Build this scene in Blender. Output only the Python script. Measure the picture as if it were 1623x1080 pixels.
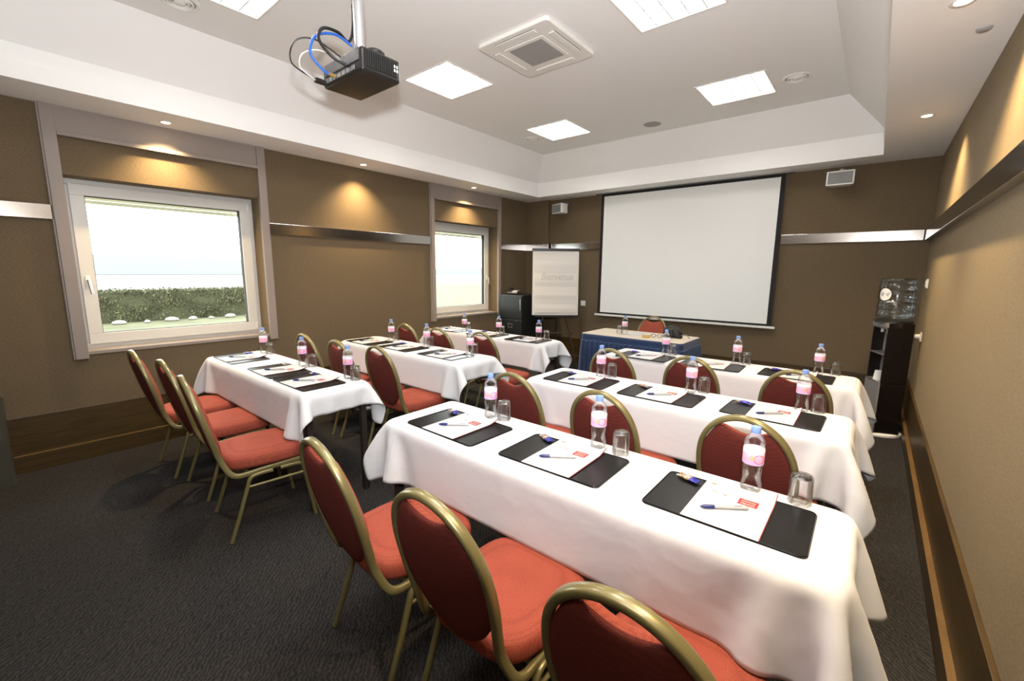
import bpy, bmesh, math, random
import numpy as np
from mathutils import Vector, Matrix
for o in list(bpy.data.objects): bpy.data.objects.remove(o)
sc = bpy.context.scene
C = sc.collection
rnd = random.Random(7)
PI = math.pi

# ------------------------------------------------------------------ camera
YAW, PITCH, ROLL = -0.69140, -0.15892, 0.00884
CAM = Vector((4.6323, 0.4348, 1.4809)); FPX = 687.9
cy, sy, cp, sp = math.cos(YAW), math.sin(YAW), math.cos(PITCH), math.sin(PITCH)
fwd = Vector((sy*cp, cy*cp, sp)); right = Vector((cy, -sy, 0)); up = right.cross(fwd)
c_, s_ = math.cos(ROLL), math.sin(ROLL)
R_ = c_*right + s_*up; U_ = -s_*right + c_*up
cam_d = bpy.data.cameras.new('camera'); cam = bpy.data.objects.new('camera', cam_d); C.objects.link(cam)
cam_d.sensor_width = 36.0; cam_d.lens = FPX/1623*36; cam_d.clip_start = 0.02; cam_d.clip_end = 800
cam.matrix_world = Matrix(((R_.x, U_.x, -fwd.x, CAM.x), (R_.y, U_.y, -fwd.y, CAM.y), (R_.z, U_.z, -fwd.z, CAM.z), (0, 0, 0, 1)))
sc.camera = cam

# ------------------------------------------------------------------ view, world
vs = sc.view_settings
vs.view_transform = 'Standard'; vs.look = 'None'; vs.gamma = 1; vs.use_curve_mapping = False
vs.exposure = -0.15
PANEL_E = 29.0      # ceiling panel emission
SPOT_W = 165.0
SKY_E = 6.4
FLASH_W = 135.0
w = bpy.data.worlds.new('overcast_sky'); sc.world = w; w.use_nodes = True
bg = w.node_tree.nodes['Background']; bg.inputs[0].default_value = (0.97, 0.985, 1.0, 1); bg.inputs[1].default_value = SKY_E

def light(name, typ, loc, power, color, rot=None, **kw):
    d = bpy.data.lights.new(name, typ); d.energy = power; d.color = color
    for k, v in kw.items(): setattr(d, k, v)
    o = bpy.data.objects.new(name, d); C.objects.link(o); o.location = loc
    if rot is not None: o.rotation_euler = rot
    return o
# the photographer's flash just above the camera (it throws the projector's shadow on the ceiling)
fl = light('camera_flash', 'AREA', (4.655, 0.415, 1.76), FLASH_W, (0.96, 0.97, 1.0), size=0.10)
fl.rotation_euler = Vector((-0.48, 0.55, 0.68)).to_track_quat('-Z', 'Y').to_euler()

# ------------------------------------------------------------------ materials
M = {}
def nodes_of(name):
    m = bpy.data.materials.new(name); m.use_nodes = True; nt = m.node_tree
    return m, nt, nt.nodes['Principled BSDF']
def mat(name, col, rough=0.6, metal=0.0, bump=None, var=None, spec=0.5, sheen=0.0, stretch=None, emit=None, emit_s=0, coat=0.0):
    """bump=(scale,strength[,dist]), var=(scale,amount)"""
    m, nt, b = nodes_of(name); N, L = nt.nodes, nt.links
    b.inputs['Base Color'].default_value = (*col, 1); b.inputs['Roughness'].default_value = rough
    b.inputs['Metallic'].default_value = metal; b.inputs['Specular IOR Level'].default_value = spec
    b.inputs['Sheen Weight'].default_value = sheen; b.inputs['Coat Weight'].default_value = coat
    tc = N.new('ShaderNodeTexCoord'); mp = N.new('ShaderNodeMapping'); L.new(tc.outputs['Object'], mp.inputs[0])
    if stretch: mp.inputs['Scale'].default_value = stretch
    if var:
        n = N.new('ShaderNodeTexNoise'); n.inputs['Scale'].default_value = var[0]; n.inputs['Detail'].default_value = 4
        L.new(mp.outputs[0], n.inputs['Vector'])
        r = N.new('ShaderNodeValToRGB'); a = var[1]
        r.color_ramp.elements[0].color = (*[c*(1-a) for c in col], 1); r.color_ramp.elements[0].position = .3
        r.color_ramp.elements[1].color = (*[min(1, c*(1+a)) for c in col], 1); r.color_ramp.elements[1].position = .7
        L.new(n.outputs[0], r.inputs[0]); L.new(r.outputs[0], b.inputs['Base Color'])
    if bump:
        n = N.new('ShaderNodeTexNoise'); n.inputs['Scale'].default_value = bump[0]; n.inputs['Detail'].default_value = 3
        L.new(mp.outputs[0], n.inputs['Vector'])
        bp = N.new('ShaderNodeBump'); bp.inputs['Strength'].default_value = bump[1]; bp.inputs['Distance'].default_value = bump[2] if len(bump) > 2 else .002
        L.new(n.outputs[0], bp.inputs['Height']); L.new(bp.outputs[0], b.inputs['Normal'])
    if emit:
        b.inputs['Emission Color'].default_value = (*emit, 1); b.inputs['Emission Strength'].default_value = emit_s
    M[name] = m; return m

def fabric_wall():
    m, nt, b = nodes_of('fabric_wall'); N, L = nt.nodes, nt.links
    tc = N.new('ShaderNodeTexCoord')
    mp = N.new('ShaderNodeMapping'); mp.inputs['Scale'].default_value = (60, 60, 260); L.new(tc.outputs['Object'], mp.inputs[0])
    n = N.new('ShaderNodeTexNoise'); n.inputs['Scale'].default_value = 1; n.inputs['Detail'].default_value = 3; L.new(mp.outputs[0], n.inputs['Vector'])
    mp2 = N.new('ShaderNodeMapping'); mp2.inputs['Scale'].default_value = (300, 300, 120); L.new(tc.outputs['Object'], mp2.inputs[0])
    n2 = N.new('ShaderNodeTexNoise'); n2.inputs['Scale'].default_value = 1; L.new(mp2.outputs[0], n2.inputs['Vector'])
    mx = N.new('ShaderNodeMath'); mx.operation = 'ADD'; L.new(n.outputs[0], mx.inputs[0]); L.new(n2.outputs[0], mx.inputs[1])
    hf = N.new('ShaderNodeMath'); hf.operation = 'MULTIPLY'; hf.inputs[1].default_value = .5; L.new(mx.outputs[0], hf.inputs[0])
    r = N.new('ShaderNodeValToRGB'); r.color_ramp.elements[0].position = .38; r.color_ramp.elements[1].position = .62
    r.color_ramp.elements[0].color = (.110, .078, .044, 1); r.color_ramp.elements[1].color = (.165, .122, .072, 1)
    L.new(hf.outputs[0], r.inputs[0]); L.new(r.outputs[0], b.inputs['Base Color'])
    b.inputs['Roughness'].default_value = .85; b.inputs['Specular IOR Level'].default_value = .2
    b.inputs['Sheen Weight'].default_value = .14; b.inputs['Sheen Roughness'].default_value = .45; b.inputs['Sheen Tint'].default_value = (.80, .66, .42, 1)
    bp = N.new('ShaderNodeBump'); bp.inputs['Strength'].default_value = .25; bp.inputs['Distance'].default_value = .001
    L.new(hf.outputs[0], bp.inputs['Height']); L.new(bp.outputs[0], b.inputs['Normal'])
    M['fabric_wall'] = m
fabric_wall()

def wood(name, dark, lite, axis):
    m, nt, b = nodes_of(name); N, L = nt.nodes, nt.links
    tc = N.new('ShaderNodeTexCoord'); mp = N.new('ShaderNodeMapping')
    s = [14, 14, 45]; s[axis] = 1.6; mp.inputs['Scale'].default_value = s
    L.new(tc.outputs['Object'], mp.inputs[0])
    n = N.new('ShaderNodeTexNoise'); n.inputs['Scale'].default_value = 1.5; n.inputs['Detail'].default_value = 6; n.inputs['Distortion'].default_value = 1.2
    L.new(mp.outputs[0], n.inputs['Vector'])
    r = N.new('ShaderNodeValToRGB'); r.color_ramp.elements[0].position = .32; r.color_ramp.elements[1].position = .72
    r.color_ramp.elements[0].color = (*dark, 1); r.color_ramp.elements[1].color = (*lite, 1)
    L.new(n.outputs[0], r.inputs[0]); L.new(r.outputs[0], b.inputs['Base Color'])
    b.inputs['Roughness'].default_value = .38
    M[name] = m
wood('wood_y', (.036, .020, .005), (.080, .046, .012), 1)
wood('wood_x', (.036, .020, .005), (.080, .046, .012), 0)
wood('wood_ledge_lit', (.11, .06, .018), (.17, .095, .032), 1)  # lighter copy of the wood, paints in the light caught by the ledge

def carpet():
    m, nt, b = nodes_of('carpet'); N, L = nt.nodes, nt.links
    tc = N.new('ShaderNodeTexCoord')
    n0 = N.new('ShaderNodeTexNoise'); n0.inputs['Scale'].default_value = 16; L.new(tc.outputs['Object'], n0.inputs['Vector'])
    mixv = N.new('ShaderNodeVectorMath'); mixv.operation = 'MULTIPLY_ADD'
    mixv.inputs[1].default_value = (.05, .05, 0); L.new(n0.outputs['Color'], mixv.inputs[0]); L.new(tc.outputs['Object'], mixv.inputs[2])
    wv = N.new('ShaderNodeTexWave'); wv.inputs['Scale'].default_value = 26; wv.inputs['Distortion'].default_value = 5; wv.inputs['Detail'].default_value = 2
    wv.inputs['Detail Scale'].default_value = 2.5; wv.bands_direction = 'DIAGONAL'
    L.new(mixv.outputs[0], wv.inputs['Vector'])
    n1 = N.new('ShaderNodeTexNoise'); n1.inputs['Scale'].default_value = 420; L.new(tc.outputs['Object'], n1.inputs['Vector'])
    ml = N.new('ShaderNodeMath'); ml.operation = 'MULTIPLY'; L.new(wv.outputs[0], ml.inputs[0]); L.new(n1.outputs[0], ml.inputs[1])
    r = N.new('ShaderNodeValToRGB'); r.color_ramp.elements[0].position = .05; r.color_ramp.elements[1].position = .6
    r.color_ramp.elements[0].color = (.017, .0155, .0145, 1); r.color_ramp.elements[1].color = (.046, .042, .040, 1)
    L.new(ml.outputs[0], r.inputs[0]); L.new(r.outputs[0], b.inputs['Base Color'])
    b.inputs['Roughness'].default_value = .9; b.inputs['Specular IOR Level'].default_value = .15
    bp = N.new('ShaderNodeBump'); bp.inputs['Strength'].default_value = .5; bp.inputs['Distance'].default_value = .003
    L.new(ml.outputs[0], bp.inputs['Height']); L.new(bp.outputs[0], b.inputs['Normal'])
    M['carpet'] = m
carpet()

def chair_fabric(name, c1, c2, scale, bump):
    m, nt, b = nodes_of(name); N, L = nt.nodes, nt.links
    tc = N.new('ShaderNodeTexCoord')
    v = N.new('ShaderNodeTexVoronoi'); v.inputs['Scale'].default_value = scale; v.inputs['Randomness'].default_value = .25; L.new(tc.outputs['Object'], v.inputs['Vector'])
    n = N.new('ShaderNodeTexNoise'); n.inputs['Scale'].default_value = 9; L.new(tc.outputs['Object'], n.inputs['Vector'])
    r = N.new('ShaderNodeValToRGB'); r.color_ramp.elements[0].position = .15; r.color_ramp.elements[1].position = .75
    r.color_ramp.elements[0].color = (*c1, 1); r.color_ramp.elements[1].color = (*c2, 1); L.new(v.outputs[0], r.inputs[0])
    mx = N.new('ShaderNodeMixRGB'); mx.blend_type = 'MULTIPLY'; mx.inputs[0].default_value = .22; L.new(r.outputs[0], mx.inputs[1]); L.new(n.outputs[0], mx.inputs[2])
    L.new(mx.outputs[0], b.inputs['Base Color']); b.inputs['Roughness'].default_value = .8; b.inputs['Specular IOR Level'].default_value = .2
    b.inputs['Sheen Weight'].default_value = .25; b.inputs['Sheen Roughness'].default_value = .5; b.inputs['Sheen Tint'].default_value = (*c1, 1)
    bp = N.new('ShaderNodeBump'); bp.inputs['Strength'].default_value = bump; bp.inputs['Distance'].default_value = .0015; bp.invert = True
    L.new(v.outputs[0], bp.inputs['Height']); L.new(bp.outputs[0], b.inputs['Normal'])
    M[name] = m
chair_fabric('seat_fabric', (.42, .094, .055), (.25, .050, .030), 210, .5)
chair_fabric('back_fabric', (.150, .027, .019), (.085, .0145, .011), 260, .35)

mat('ceiling_white', (.92, .915, .90), .9, bump=(35, .05), spec=.1)
mat('trim_beige', (.27, .225, .197), .55)
mat('steel', (.42, .405, .39), .15, 1.0)
mat('pvc_white', (.66, .65, .61), .35)
mat('white_plastic', (.80, .79, .75), .4)
mat('off_white', (.84, .82, .77), .5)
mat('grille_grey', (.36, .35, .34), .7, bump=(400, .4))
mat('speaker_grille', (.22, .22, .22), .6, bump=(700, .5))
mat('black_plastic', (.012, .011, .010), .35)
mat('black_matte', (.010, .010, .010), .6)
mat('black_gloss', (.010, .007, .006), .22)
mat('black_cabinet', (.009, .010, .010), .42)
mat('dark_metal', (.030, .022, .018), .4)
mat('gold_frame', (.205, .172, .068), .30, .35, spec=.6, coat=.3)
def linen():
    m, nt, b = nodes_of('linen'); N, L = nt.nodes, nt.links
    b.inputs['Base Color'].default_value = (.66, .664, .672, 1); b.inputs['Roughness'].default_value = .8
    b.inputs['Specular IOR Level'].default_value = .2; b.inputs['Sheen Weight'].default_value = .1
    tc = N.new('ShaderNodeTexCoord'); sep = N.new('ShaderNodeSeparateXYZ'); L.new(tc.outputs['Object'], sep.inputs[0])
    n = N.new('ShaderNodeTexNoise'); n.inputs['Scale'].default_value = 4.5; n.inputs['Detail'].default_value = 3; n.inputs['Distortion'].default_value = .3; L.new(tc.outputs['Object'], n.inputs['Vector'])
    def crease(out, per):
        a = N.new('ShaderNodeMath'); a.operation = 'PINGPONG'; a.inputs[1].default_value = per; L.new(out, a.inputs[0])
        r = N.new('ShaderNodeMapRange'); r.inputs[1].default_value = 0; r.inputs[2].default_value = .006; r.inputs[3].default_value = 1; r.inputs[4].default_value = 0; L.new(a.outputs[0], r.inputs[0]); return r.outputs[0]
    c1 = crease(sep.outputs[0], .21)
    ad = N.new('ShaderNodeMath'); ad.operation = 'MULTIPLY_ADD'; ad.inputs[1].default_value = .05; L.new(c1, ad.inputs[0]); L.new(n.outputs[0], ad.inputs[2])
    bp = N.new('ShaderNodeBump'); bp.inputs['Strength'].default_value = .5; bp.inputs['Distance'].default_value = .02
    L.new(ad.outputs[0], bp.inputs['Height']); L.new(bp.outputs[0], b.inputs['Normal']); M['linen'] = m
linen()
mat('leather_pad', (.005, .005, .0055), .28, bump=(260, .10, .0003), spec=.32)
mat('paper', (.60, .60, .60), .6)
mat('maroon_card', (.25, .03, .03), .6)
mat('logo_red', (.34, .025, .022), .55)
mat('ink_orange', (.42, .14, .04), .6)
mat('ink_grey', (.30, .30, .32), .6)
mat('ink_dark', (.10, .10, .12), .6)
mat('pen_white', (.40, .40, .41), .25)
mat('pen_blue', (.012, .022, .13), .3)
mat('cap_blue', (.20, .32, .68), .4)
mat('screen_white', (.84, .85, .83), .85, spec=.1)
mat('screen_black', (.010, .010, .010), .8)
mat('aluminium', (.68, .69, .70), .3, .9)
mat('grey_metal', (.30, .30, .31), .35, .7)
mat('cooler_grey', (.24, .23, .22), .5)
mat('table_laminate', (.62, .54, .43), .5)
mat('skirt_blue', (.006, .027, .088), .7, sheen=.2)
mat('cable_black', (.012, .012, .012), .45)
mat('cable_blue', (.02, .12, .55), .4)
mat('cable_white', (.75, .75, .72), .4)
mat('gold_plug', (.80, .55, .20), .3, .9)
mat('green_plug', (.05, .45, .12), .4)
mat('outside_wall', (.55, .55, .5), .9)
mat('lawn', (.150, .150, .085), .9, var=(.9, .25), bump=(60, .3, .02))
mat('hedge_leaf', (.115, .113, .060), .8, var=(3.0, .45))
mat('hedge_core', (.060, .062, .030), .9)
mat('stone_pale', (.30, .28, .25), .9)
mat('painted_haze_trees', (.30, .315, .322), 1.0, spec=0)  # distant haze is painted into this pale tree colour
mat('shutter_cream', (.70, .66, .48), .6)
mat('amber_dish', (.62, .40, .12), .3)
mat('flip_paper', (.66, .63, .58), .7)
mat('flip_ink', (.50, .475, .435), .7)
mat('cup_white', (.80, .78, .74), .6)
mat('bin_steel', (.11, .11, .09), .35, .5)
mat('downlight_bulb', (1, 1, 1), .5, emit=(1.0, .80, .52), emit_s=30)
mat('panel_glow', (1, 1, 1), .5, emit=(1.0, .965, .92), emit_s=PANEL_E)
mat('louvre_white', (.70, .69, .66), .45)
mat('louvre_metal', (.62, .61, .58), .6)

def clear(name, tint, refr=.35, ior=1.45, edge=.5, rough=0.0):
    m = bpy.data.materials.new(name); m.use_nodes = True; nt = m.node_tree; N, L = nt.nodes, nt.links
    N.remove(N['Principled BSDF']); out = N['Material Output']
    tr = N.new('ShaderNodeBsdfTransparent'); tr.inputs[0].default_value = (*tint, 1)
    rf = N.new('ShaderNodeBsdfGlass'); rf.inputs['Color'].default_value = (*tint, 1); rf.inputs['IOR'].default_value = ior; rf.inputs['Roughness'].default_value = rough
    gl = N.new('ShaderNodeBsdfGlossy'); gl.inputs['Roughness'].default_value = .04
    m1 = N.new('ShaderNodeMixShader'); m1.inputs[0].default_value = refr; L.new(tr.outputs[0], m1.inputs[1]); L.new(rf.outputs[0], m1.inputs[2])
    lw = N.new('ShaderNodeLayerWeight'); lw.inputs[0].default_value = edge
    mu = N.new('ShaderNodeMath'); mu.operation = 'MULTIPLY'; mu.inputs[1].default_value = .55; L.new(lw.outputs['Fresnel'], mu.inputs[0])
    m2 = N.new('ShaderNodeMixShader'); L.new(mu.outputs[0], m2.inputs[0]); L.new(m1.outputs[0], m2.inputs[1]); L.new(gl.outputs[0], m2.inputs[2])
    L.new(m2.outputs[0], out.inputs[0]); M[name] = m
clear('window_glass', (.97, 1, .98), refr=0, edge=.12)
clear('tumbler_glass', (.988, .99, .988), refr=.05, edge=.42)
clear('heavy_glass', (.97, .975, .97), refr=.85, edge=.4)
clear('pet_bottle', (.982, .986, .992), refr=.12, ior=1.15, edge=.40)
clear('cooler_bottle', (.84, .91, .97), refr=.15, ior=1.15, edge=.5)

def bottle_label():
    m, nt, b = nodes_of('bottle_label'); N, L = nt.nodes, nt.links
    tc = N.new('ShaderNodeTexCoord'); sep = N.new('ShaderNodeSeparateXYZ'); L.new(tc.outputs['Object'], sep.inputs[0])
    n = N.new('ShaderNodeTexNoise'); n.inputs['Scale'].default_value = 60; n.inputs['Detail'].default_value = 2; L.new(tc.outputs['Object'], n.inputs['Vector'])
    r = N.new('ShaderNodeMapRange'); r.inputs[1].default_value = .098; r.inputs[2].default_value = .152; L.new(sep.outputs[2], r.inputs[0])
    ad = N.new('ShaderNodeMath'); ad.operation = 'MULTIPLY_ADD'; ad.inputs[1].default_value = .5; L.new(n.outputs[0], ad.inputs[0]); L.new(r.outputs[0], ad.inputs[2])
    cr = N.new('ShaderNodeValToRGB'); e = cr.color_ramp.elements
    e[0].position = .30; e[0].color = (.66, .50, .80, 1); e[1].position = .62; e[1].color = (.90, .42, .62, 1)
    x = e.new(.95); x.color = (.86, .52, .70, 1); x = e.new(1.15 if False else 1.0); x.color = (.80, .80, .90, 1)
    L.new(ad.outputs[0], cr.inputs[0])
    # printed ring on the front
    cmb = N.new('ShaderNodeCombineXYZ'); L.new(sep.outputs[0], cmb.inputs[0]); L.new(sep.outputs[2], cmb.inputs[2])
    d = N.new('ShaderNodeVectorMath'); d.operation = 'DISTANCE'; d.inputs[1].default_value = (.012, 0, .121); L.new(cmb.outputs[0], d.inputs[0])
    s1 = N.new('ShaderNodeMath'); s1.operation = 'SUBTRACT'; s1.inputs[1].default_value = .0145; L.new(d.outputs['Value'], s1.inputs[0])
    ab = N.new('ShaderNodeMath'); ab.operation = 'ABSOLUTE'; L.new(s1.outputs[0], ab.inputs[0])
    lt = N.new('ShaderNodeMath'); lt.operation = 'LESS_THAN'; lt.inputs[1].default_value = .0012; L.new(ab.outputs[0], lt.inputs[0])
    mx = N.new('ShaderNodeMixRGB'); L.new(lt.outputs[0], mx.inputs[0]); L.new(cr.outputs[0], mx.inputs[1]); mx.inputs[2].default_value = (.80, .10, .20, 1)
    d2 = N.new('ShaderNodeVectorMath'); d2.operation = 'DISTANCE'; d2.inputs[1].default_value = (-.008, 0, .124); L.new(cmb.outputs[0], d2.inputs[0])
    ad2 = N.new('ShaderNodeMath'); ad2.operation = 'MULTIPLY_ADD'; ad2.inputs[1].default_value = .012; L.new(n.outputs[0], ad2.inputs[0]); L.new(d2.outputs['Value'], ad2.inputs[2])
    lt2 = N.new('ShaderNodeMath'); lt2.operation = 'LESS_THAN'; lt2.inputs[1].default_value = .0125; L.new(ad2.outputs[0], lt2.inputs[0])
    mx2 = N.new('ShaderNodeMixRGB'); L.new(lt2.outputs[0], mx2.inputs[0]); L.new(mx.outputs[0], mx2.inputs[1]); mx2.inputs[2].default_value = (.80, .48, .22, 1)
    L.new(mx2.outputs[0], b.inputs['Base Color']); b.inputs['Roughness'].default_value = .35
    M['bottle_label'] = m
bottle_label()

def sweet_wrap(name, gold_amt, lo, hi):
    m, nt, b = nodes_of(name); N, L = nt.nodes, nt.links
    tc = N.new('ShaderNodeTexCoord'); sep = N.new('ShaderNodeSeparateXYZ'); L.new(tc.outputs['Object'], sep.inputs[0])
    n = N.new('ShaderNodeTexNoise'); n.inputs['Scale'].default_value = 75; L.new(tc.outputs['Object'], n.inputs['Vector'])
    cr = N.new('ShaderNodeValToRGB'); e = cr.color_ramp.elements
    e[0].position = .40; e[0].color = (.55, .54, .52, 1); e[1].position = .56; e[1].color = (.30, .15, .04, 1)
    L.new(n.outputs[0], cr.inputs[0])
    gt = N.new('ShaderNodeMath'); gt.operation = 'GREATER_THAN'; gt.inputs[1].default_value = lo; L.new(sep.outputs[0], gt.inputs[0])
    mx = N.new('ShaderNodeMixRGB'); L.new(gt.outputs[0], mx.inputs[0]); L.new(cr.outputs[0], mx.inputs[1]); mx.inputs[2].default_value = (*hi, 1)
    L.new(mx.outputs[0], b.inputs['Base Color']); b.inputs['Roughness'].default_value = .25; b.inputs['Metallic'].default_value = .3
    M[name] = m
sweet_wrap('sweet_blue_gold', .5, .010, (.02, .025, .24))
sweet_wrap('sweet_gold', .5, .030, (.30, .30, .60))
sweet_wrap('sweet_blue', .5, -.02, (.05, .04, .35))

# ------------------------------------------------------------------ mesh helpers
class MB:
    def __init__(s): s.v = []; s.f = []; s.smooth = False
    def add(s, vs_, fs): n = len(s.v); s.v += [tuple(p) for p in vs_]; s.f += [tuple(i+n for i in f) for f in fs]; return s
    def box(s, x0, x1, y0, y1, z0, z1):
        return s.add([(x0,y0,z0),(x1,y0,z0),(x1,y1,z0),(x0,y1,z0),(x0,y0,z1),(x1,y0,z1),(x1,y1,z1),(x0,y1,z1)],
                     [(3,2,1,0),(4,5,6,7),(0,1,5,4),(1,2,6,5),(2,3,7,6),(3,0,4,7)])
    def lathe(s, prof, n=24, cx=0, cy=0, z0=0):
        vs_, fs = [], []
        for r, z in prof:
            for k in range(n):
                a = 2*PI*k/n; vs_.append((cx+r*math.cos(a), cy+r*math.sin(a), z0+z))
        for i in range(len(prof)-1):
            for k in range(n):
                k2 = (k+1) % n; fs.append((i*n+k, i*n+k2, (i+1)*n+k2, (i+1)*n+k))
        if prof[0][0] > 1e-5: fs.append(tuple(range(n-1, -1, -1)))
        if prof[-1][0] > 1e-5: fs.append(tuple(range((len(prof)-1)*n, len(prof)*n)))
        return s.add(vs_, fs)
    def tube(s, pts, ra, rb=None, n=10, up=(0, 0, 1), closed=False, sq=2.0):
        """sweep a superellipse (half-sizes ra across, rb along the reference axis)"""
        rb = rb or ra; P = [Vector(p) for p in pts]; vs_, fs = [], []; m = len(P); upv = Vector(up).normalized()
        for i in range(m):
            a = P[(i-1) % m] if (closed or i > 0) else P[0]; b = P[(i+1) % m] if (closed or i < m-1) else P[-1]
            t = (b-a).normalized(); u = upv - t*upv.dot(t)
            if u.length < 1e-3: u = Vector((1, 0, 0)) - t*t.x
            u.normalize(); w_ = t.cross(u)
            for k in range(n):
                q = 2*PI*k/n; cc, ss = math.cos(q), math.sin(q)
                cc = math.copysign(abs(cc)**(2/sq), cc); ss = math.copysign(abs(ss)**(2/sq), ss)
                vs_.append(P[i]+w_*ra*cc+u*rb*ss)
        for i in range(m if closed else m-1):
            j = (i+1) % m
            for k in range(n):
                k2 = (k+1) % n; fs.append((i*n+k, i*n+k2, j*n+k2, j*n+k))
        if not closed: fs += [tuple(range(n-1, -1, -1)), tuple(range((m-1)*n, m*n))]
        return s.add(vs_, fs)
    def prism(s, out, z0, z1, T=None):
        n = len(out); vs_ = [(x, y, z0) for x, y in out]+[(x, y, z1) for x, y in out]
        if T: vs_ = [T(*p) for p in vs_]
        return s.add(vs_, [tuple(range(n-1, -1, -1)), tuple(range(n, 2*n))]+[(k, (k+1) % n, n+(k+1) % n, n+k) for k in range(n)])
    def rings(s, rings, T=None, cap0=True, cap1=True):
        """list of equal-length closed point rings"""
        n = len(rings[0]); vs_ = [p for r in rings for p in r]
        if T: vs_ = [T(*p) for p in vs_]
        fs = []
        for i in range(len(rings)-1):
            for k in range(n):
                k2 = (k+1) % n; fs.append((i*n+k, i*n+k2, (i+1)*n+k2, (i+1)*n+k))
        if cap0: fs.append(tuple(range(n-1, -1, -1)))
        if cap1: fs.append(tuple(range((len(rings)-1)*n, len(rings)*n)))
        return s.add(vs_, fs)
    def mesh(s, name, smooth=False, bevel=0, seg=2, angle=35):
        me = bpy.data.meshes.new(name); me.from_pydata(s.v, [], s.f); me.update()
        bm = bmesh.new(); bm.from_mesh(me)
        if bevel:
            es = [e for e in bm.edges if e.is_manifold and e.calc_face_angle(0) > math.radians(angle)]
            bmesh.ops.bevel(bm, geom=es, offset=bevel, segments=seg, affect='EDGES', profile=.6)
        bmesh.ops.recalc_face_normals(bm, faces=bm.faces)
        if smooth:
            for f in bm.faces: f.smooth = True
            for e in bm.edges:
                if e.is_manifold and e.calc_face_angle(0) > math.radians(smooth if smooth is not True else 50): e.smooth = False
        bm.to_mesh(me); bm.free(); return me
    def build(s, name, m, parent=None, **kw):
        me = s.mesh(name, **kw); me.materials.append(M[m]); return link(name, me, parent)
def link(name, me, parent=None):
    o = bpy.data.objects.new(name, me); C.objects.link(o)
    if parent is not None: o.parent = parent
    return o
def tag(o, label=None, cat=None, group=None, kind=None):
    if label: o['label'] = label
    if cat: o['category'] = cat
    if group: o['group'] = group
    if kind: o['kind'] = kind
    return o
def thing(name, label, cat, loc=(0, 0, 0), rz=0, group=None, kind=None):
    o = link(name, None); o.location = loc; o.rotation_euler = (0, 0, rz)
    o.empty_display_size = .1
    return tag(o, label, cat, group, kind)
def dup(root, loc, rz, label):
    r = root.copy(); C.objects.link(r); r.location = loc; r.rotation_euler = (0, 0, rz); r['label'] = label
    for ch in list(root.children):
        c = ch.copy(); C.objects.link(c); c.parent = r
        for g in list(ch.children):
            d = g.copy(); C.objects.link(d); d.parent = c
    return r
def struct(o): o['kind'] = 'structure'; return o
def rrect(x0, x1, y0, y1, r, n=6):
    out = []
    for cx, cy_, a0 in ((x1-r, y1-r, 0), (x0+r, y1-r, 90), (x0+r, y0+r, 180), (x1-r, y0+r, 270)):
        for k in range(n+1):
            a = math.radians(a0+90*k/n); out.append((cx+r*math.cos(a), cy_+r*math.sin(a)))
    return out
def text_mesh(s, size, ext=.0002, sx=1.0, shear=0, align='CENTER'):
    cu = bpy.data.curves.new('txt', 'FONT'); cu.body = s; cu.size = size; cu.extrude = ext; cu.align_x = align; cu.align_y = 'CENTER'; cu.shear = shear
    cu.resolution_u = 3
    ob = bpy.data.objects.new('txt', cu); C.objects.link(ob); bpy.context.view_layer.update()
    dg = bpy.context.evaluated_depsgraph_get(); me = bpy.data.meshes.new_from_object(ob.evaluated_get(dg))
    bpy.data.objects.remove(ob)
    vs_ = [(v.co.x*sx, v.co.y, v.co.z) for v in me.vertices]; fs = [tuple(p.vertices) for p in me.polygons]
    return vs_, fs

# ------------------------------------------------------------------ room shell
W, D, F = 5.006, 6.47, 0.05         # right wall, back wall, front wall (behind the camera)
HS, HL, H = 2.616, 2.823, 3.131     # soffit, lip top, flat ceiling
OX0, OX1, OY0, OY1 = .447, 4.573, .44, 6.10
FX0, FX1, FY0, FY1 = .775, 4.262, .76, 5.765
T = .25
struct(MB().box(-T, W+T, F-T, D+T, -.1, 0).build('floor', 'carpet'))
struct(MB().box(W, W+T, F-T, D+T, 0, H+.2).build('wall_right', 'fabric_wall'))
m = MB().box(-T, W+T, D, D+T, 0, H+.2); m.box(0, .433, 6.407, D, 0, HS); struct(m.build('wall_back', 'fabric_wall'))
struct(MB().box(-T, W+T, F-T, F, 0, H+.2).build('wall_front', 'fabric_wall'))
WIN = [(.885, 2.205), (4.36, 5.645)]; WZ0, WZ1 = .833, 2.15
m = MB(); ys = [F, WIN[0][0], WIN[0][1], WIN[1][0], WIN[1][1], D]
for i in range(5):
    if i % 2: m.box(-T, 0, ys[i], ys[i+1], 0, WZ0); m.box(-T, 0, ys[i], ys[i+1], WZ1, H+.2)
    else: m.box(-T, 0, ys[i], ys[i+1], 0, H+.2)
struct(m.build('wall_left', 'fabric_wall'))

# ceiling: soffit slabs, lip with a small step, sloped cove, flat part with fixture holes
LIGHTS = [(1.54, 1.53), (1.54, 3.27), (1.55, 5.0), (3.47, 5.01), (3.47, 3.28), (3.47, 1.53)]
LS = .273
m = MB()
m.box(0, OX0, F, D, HS, HL); m.box(OX1, W, F, D, HS, HL); m.box(OX0, OX1, F, OY0, HS, HL); m.box(OX0, OX1, OY1, D, HS, HL)
hm = (HS+HL)/2; st = .012
m.box(OX0, OX0+st, OY0, OY1, HS, hm); m.box(OX1-st, OX1, OY0, OY1, HS, hm); m.box(OX0, OX1, OY0, OY0+st, HS, hm); m.box(OX0, OX1, OY1-st, OY1, HS, hm)
a = [(OX0, OY0, HL), (OX1, OY0, HL), (OX1, OY1, HL), (OX0, OY1, HL)]; b = [(FX0, FY0, H), (FX1, FY0, H), (FX1, FY1, H), (FX0, FY1, H)]
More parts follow.
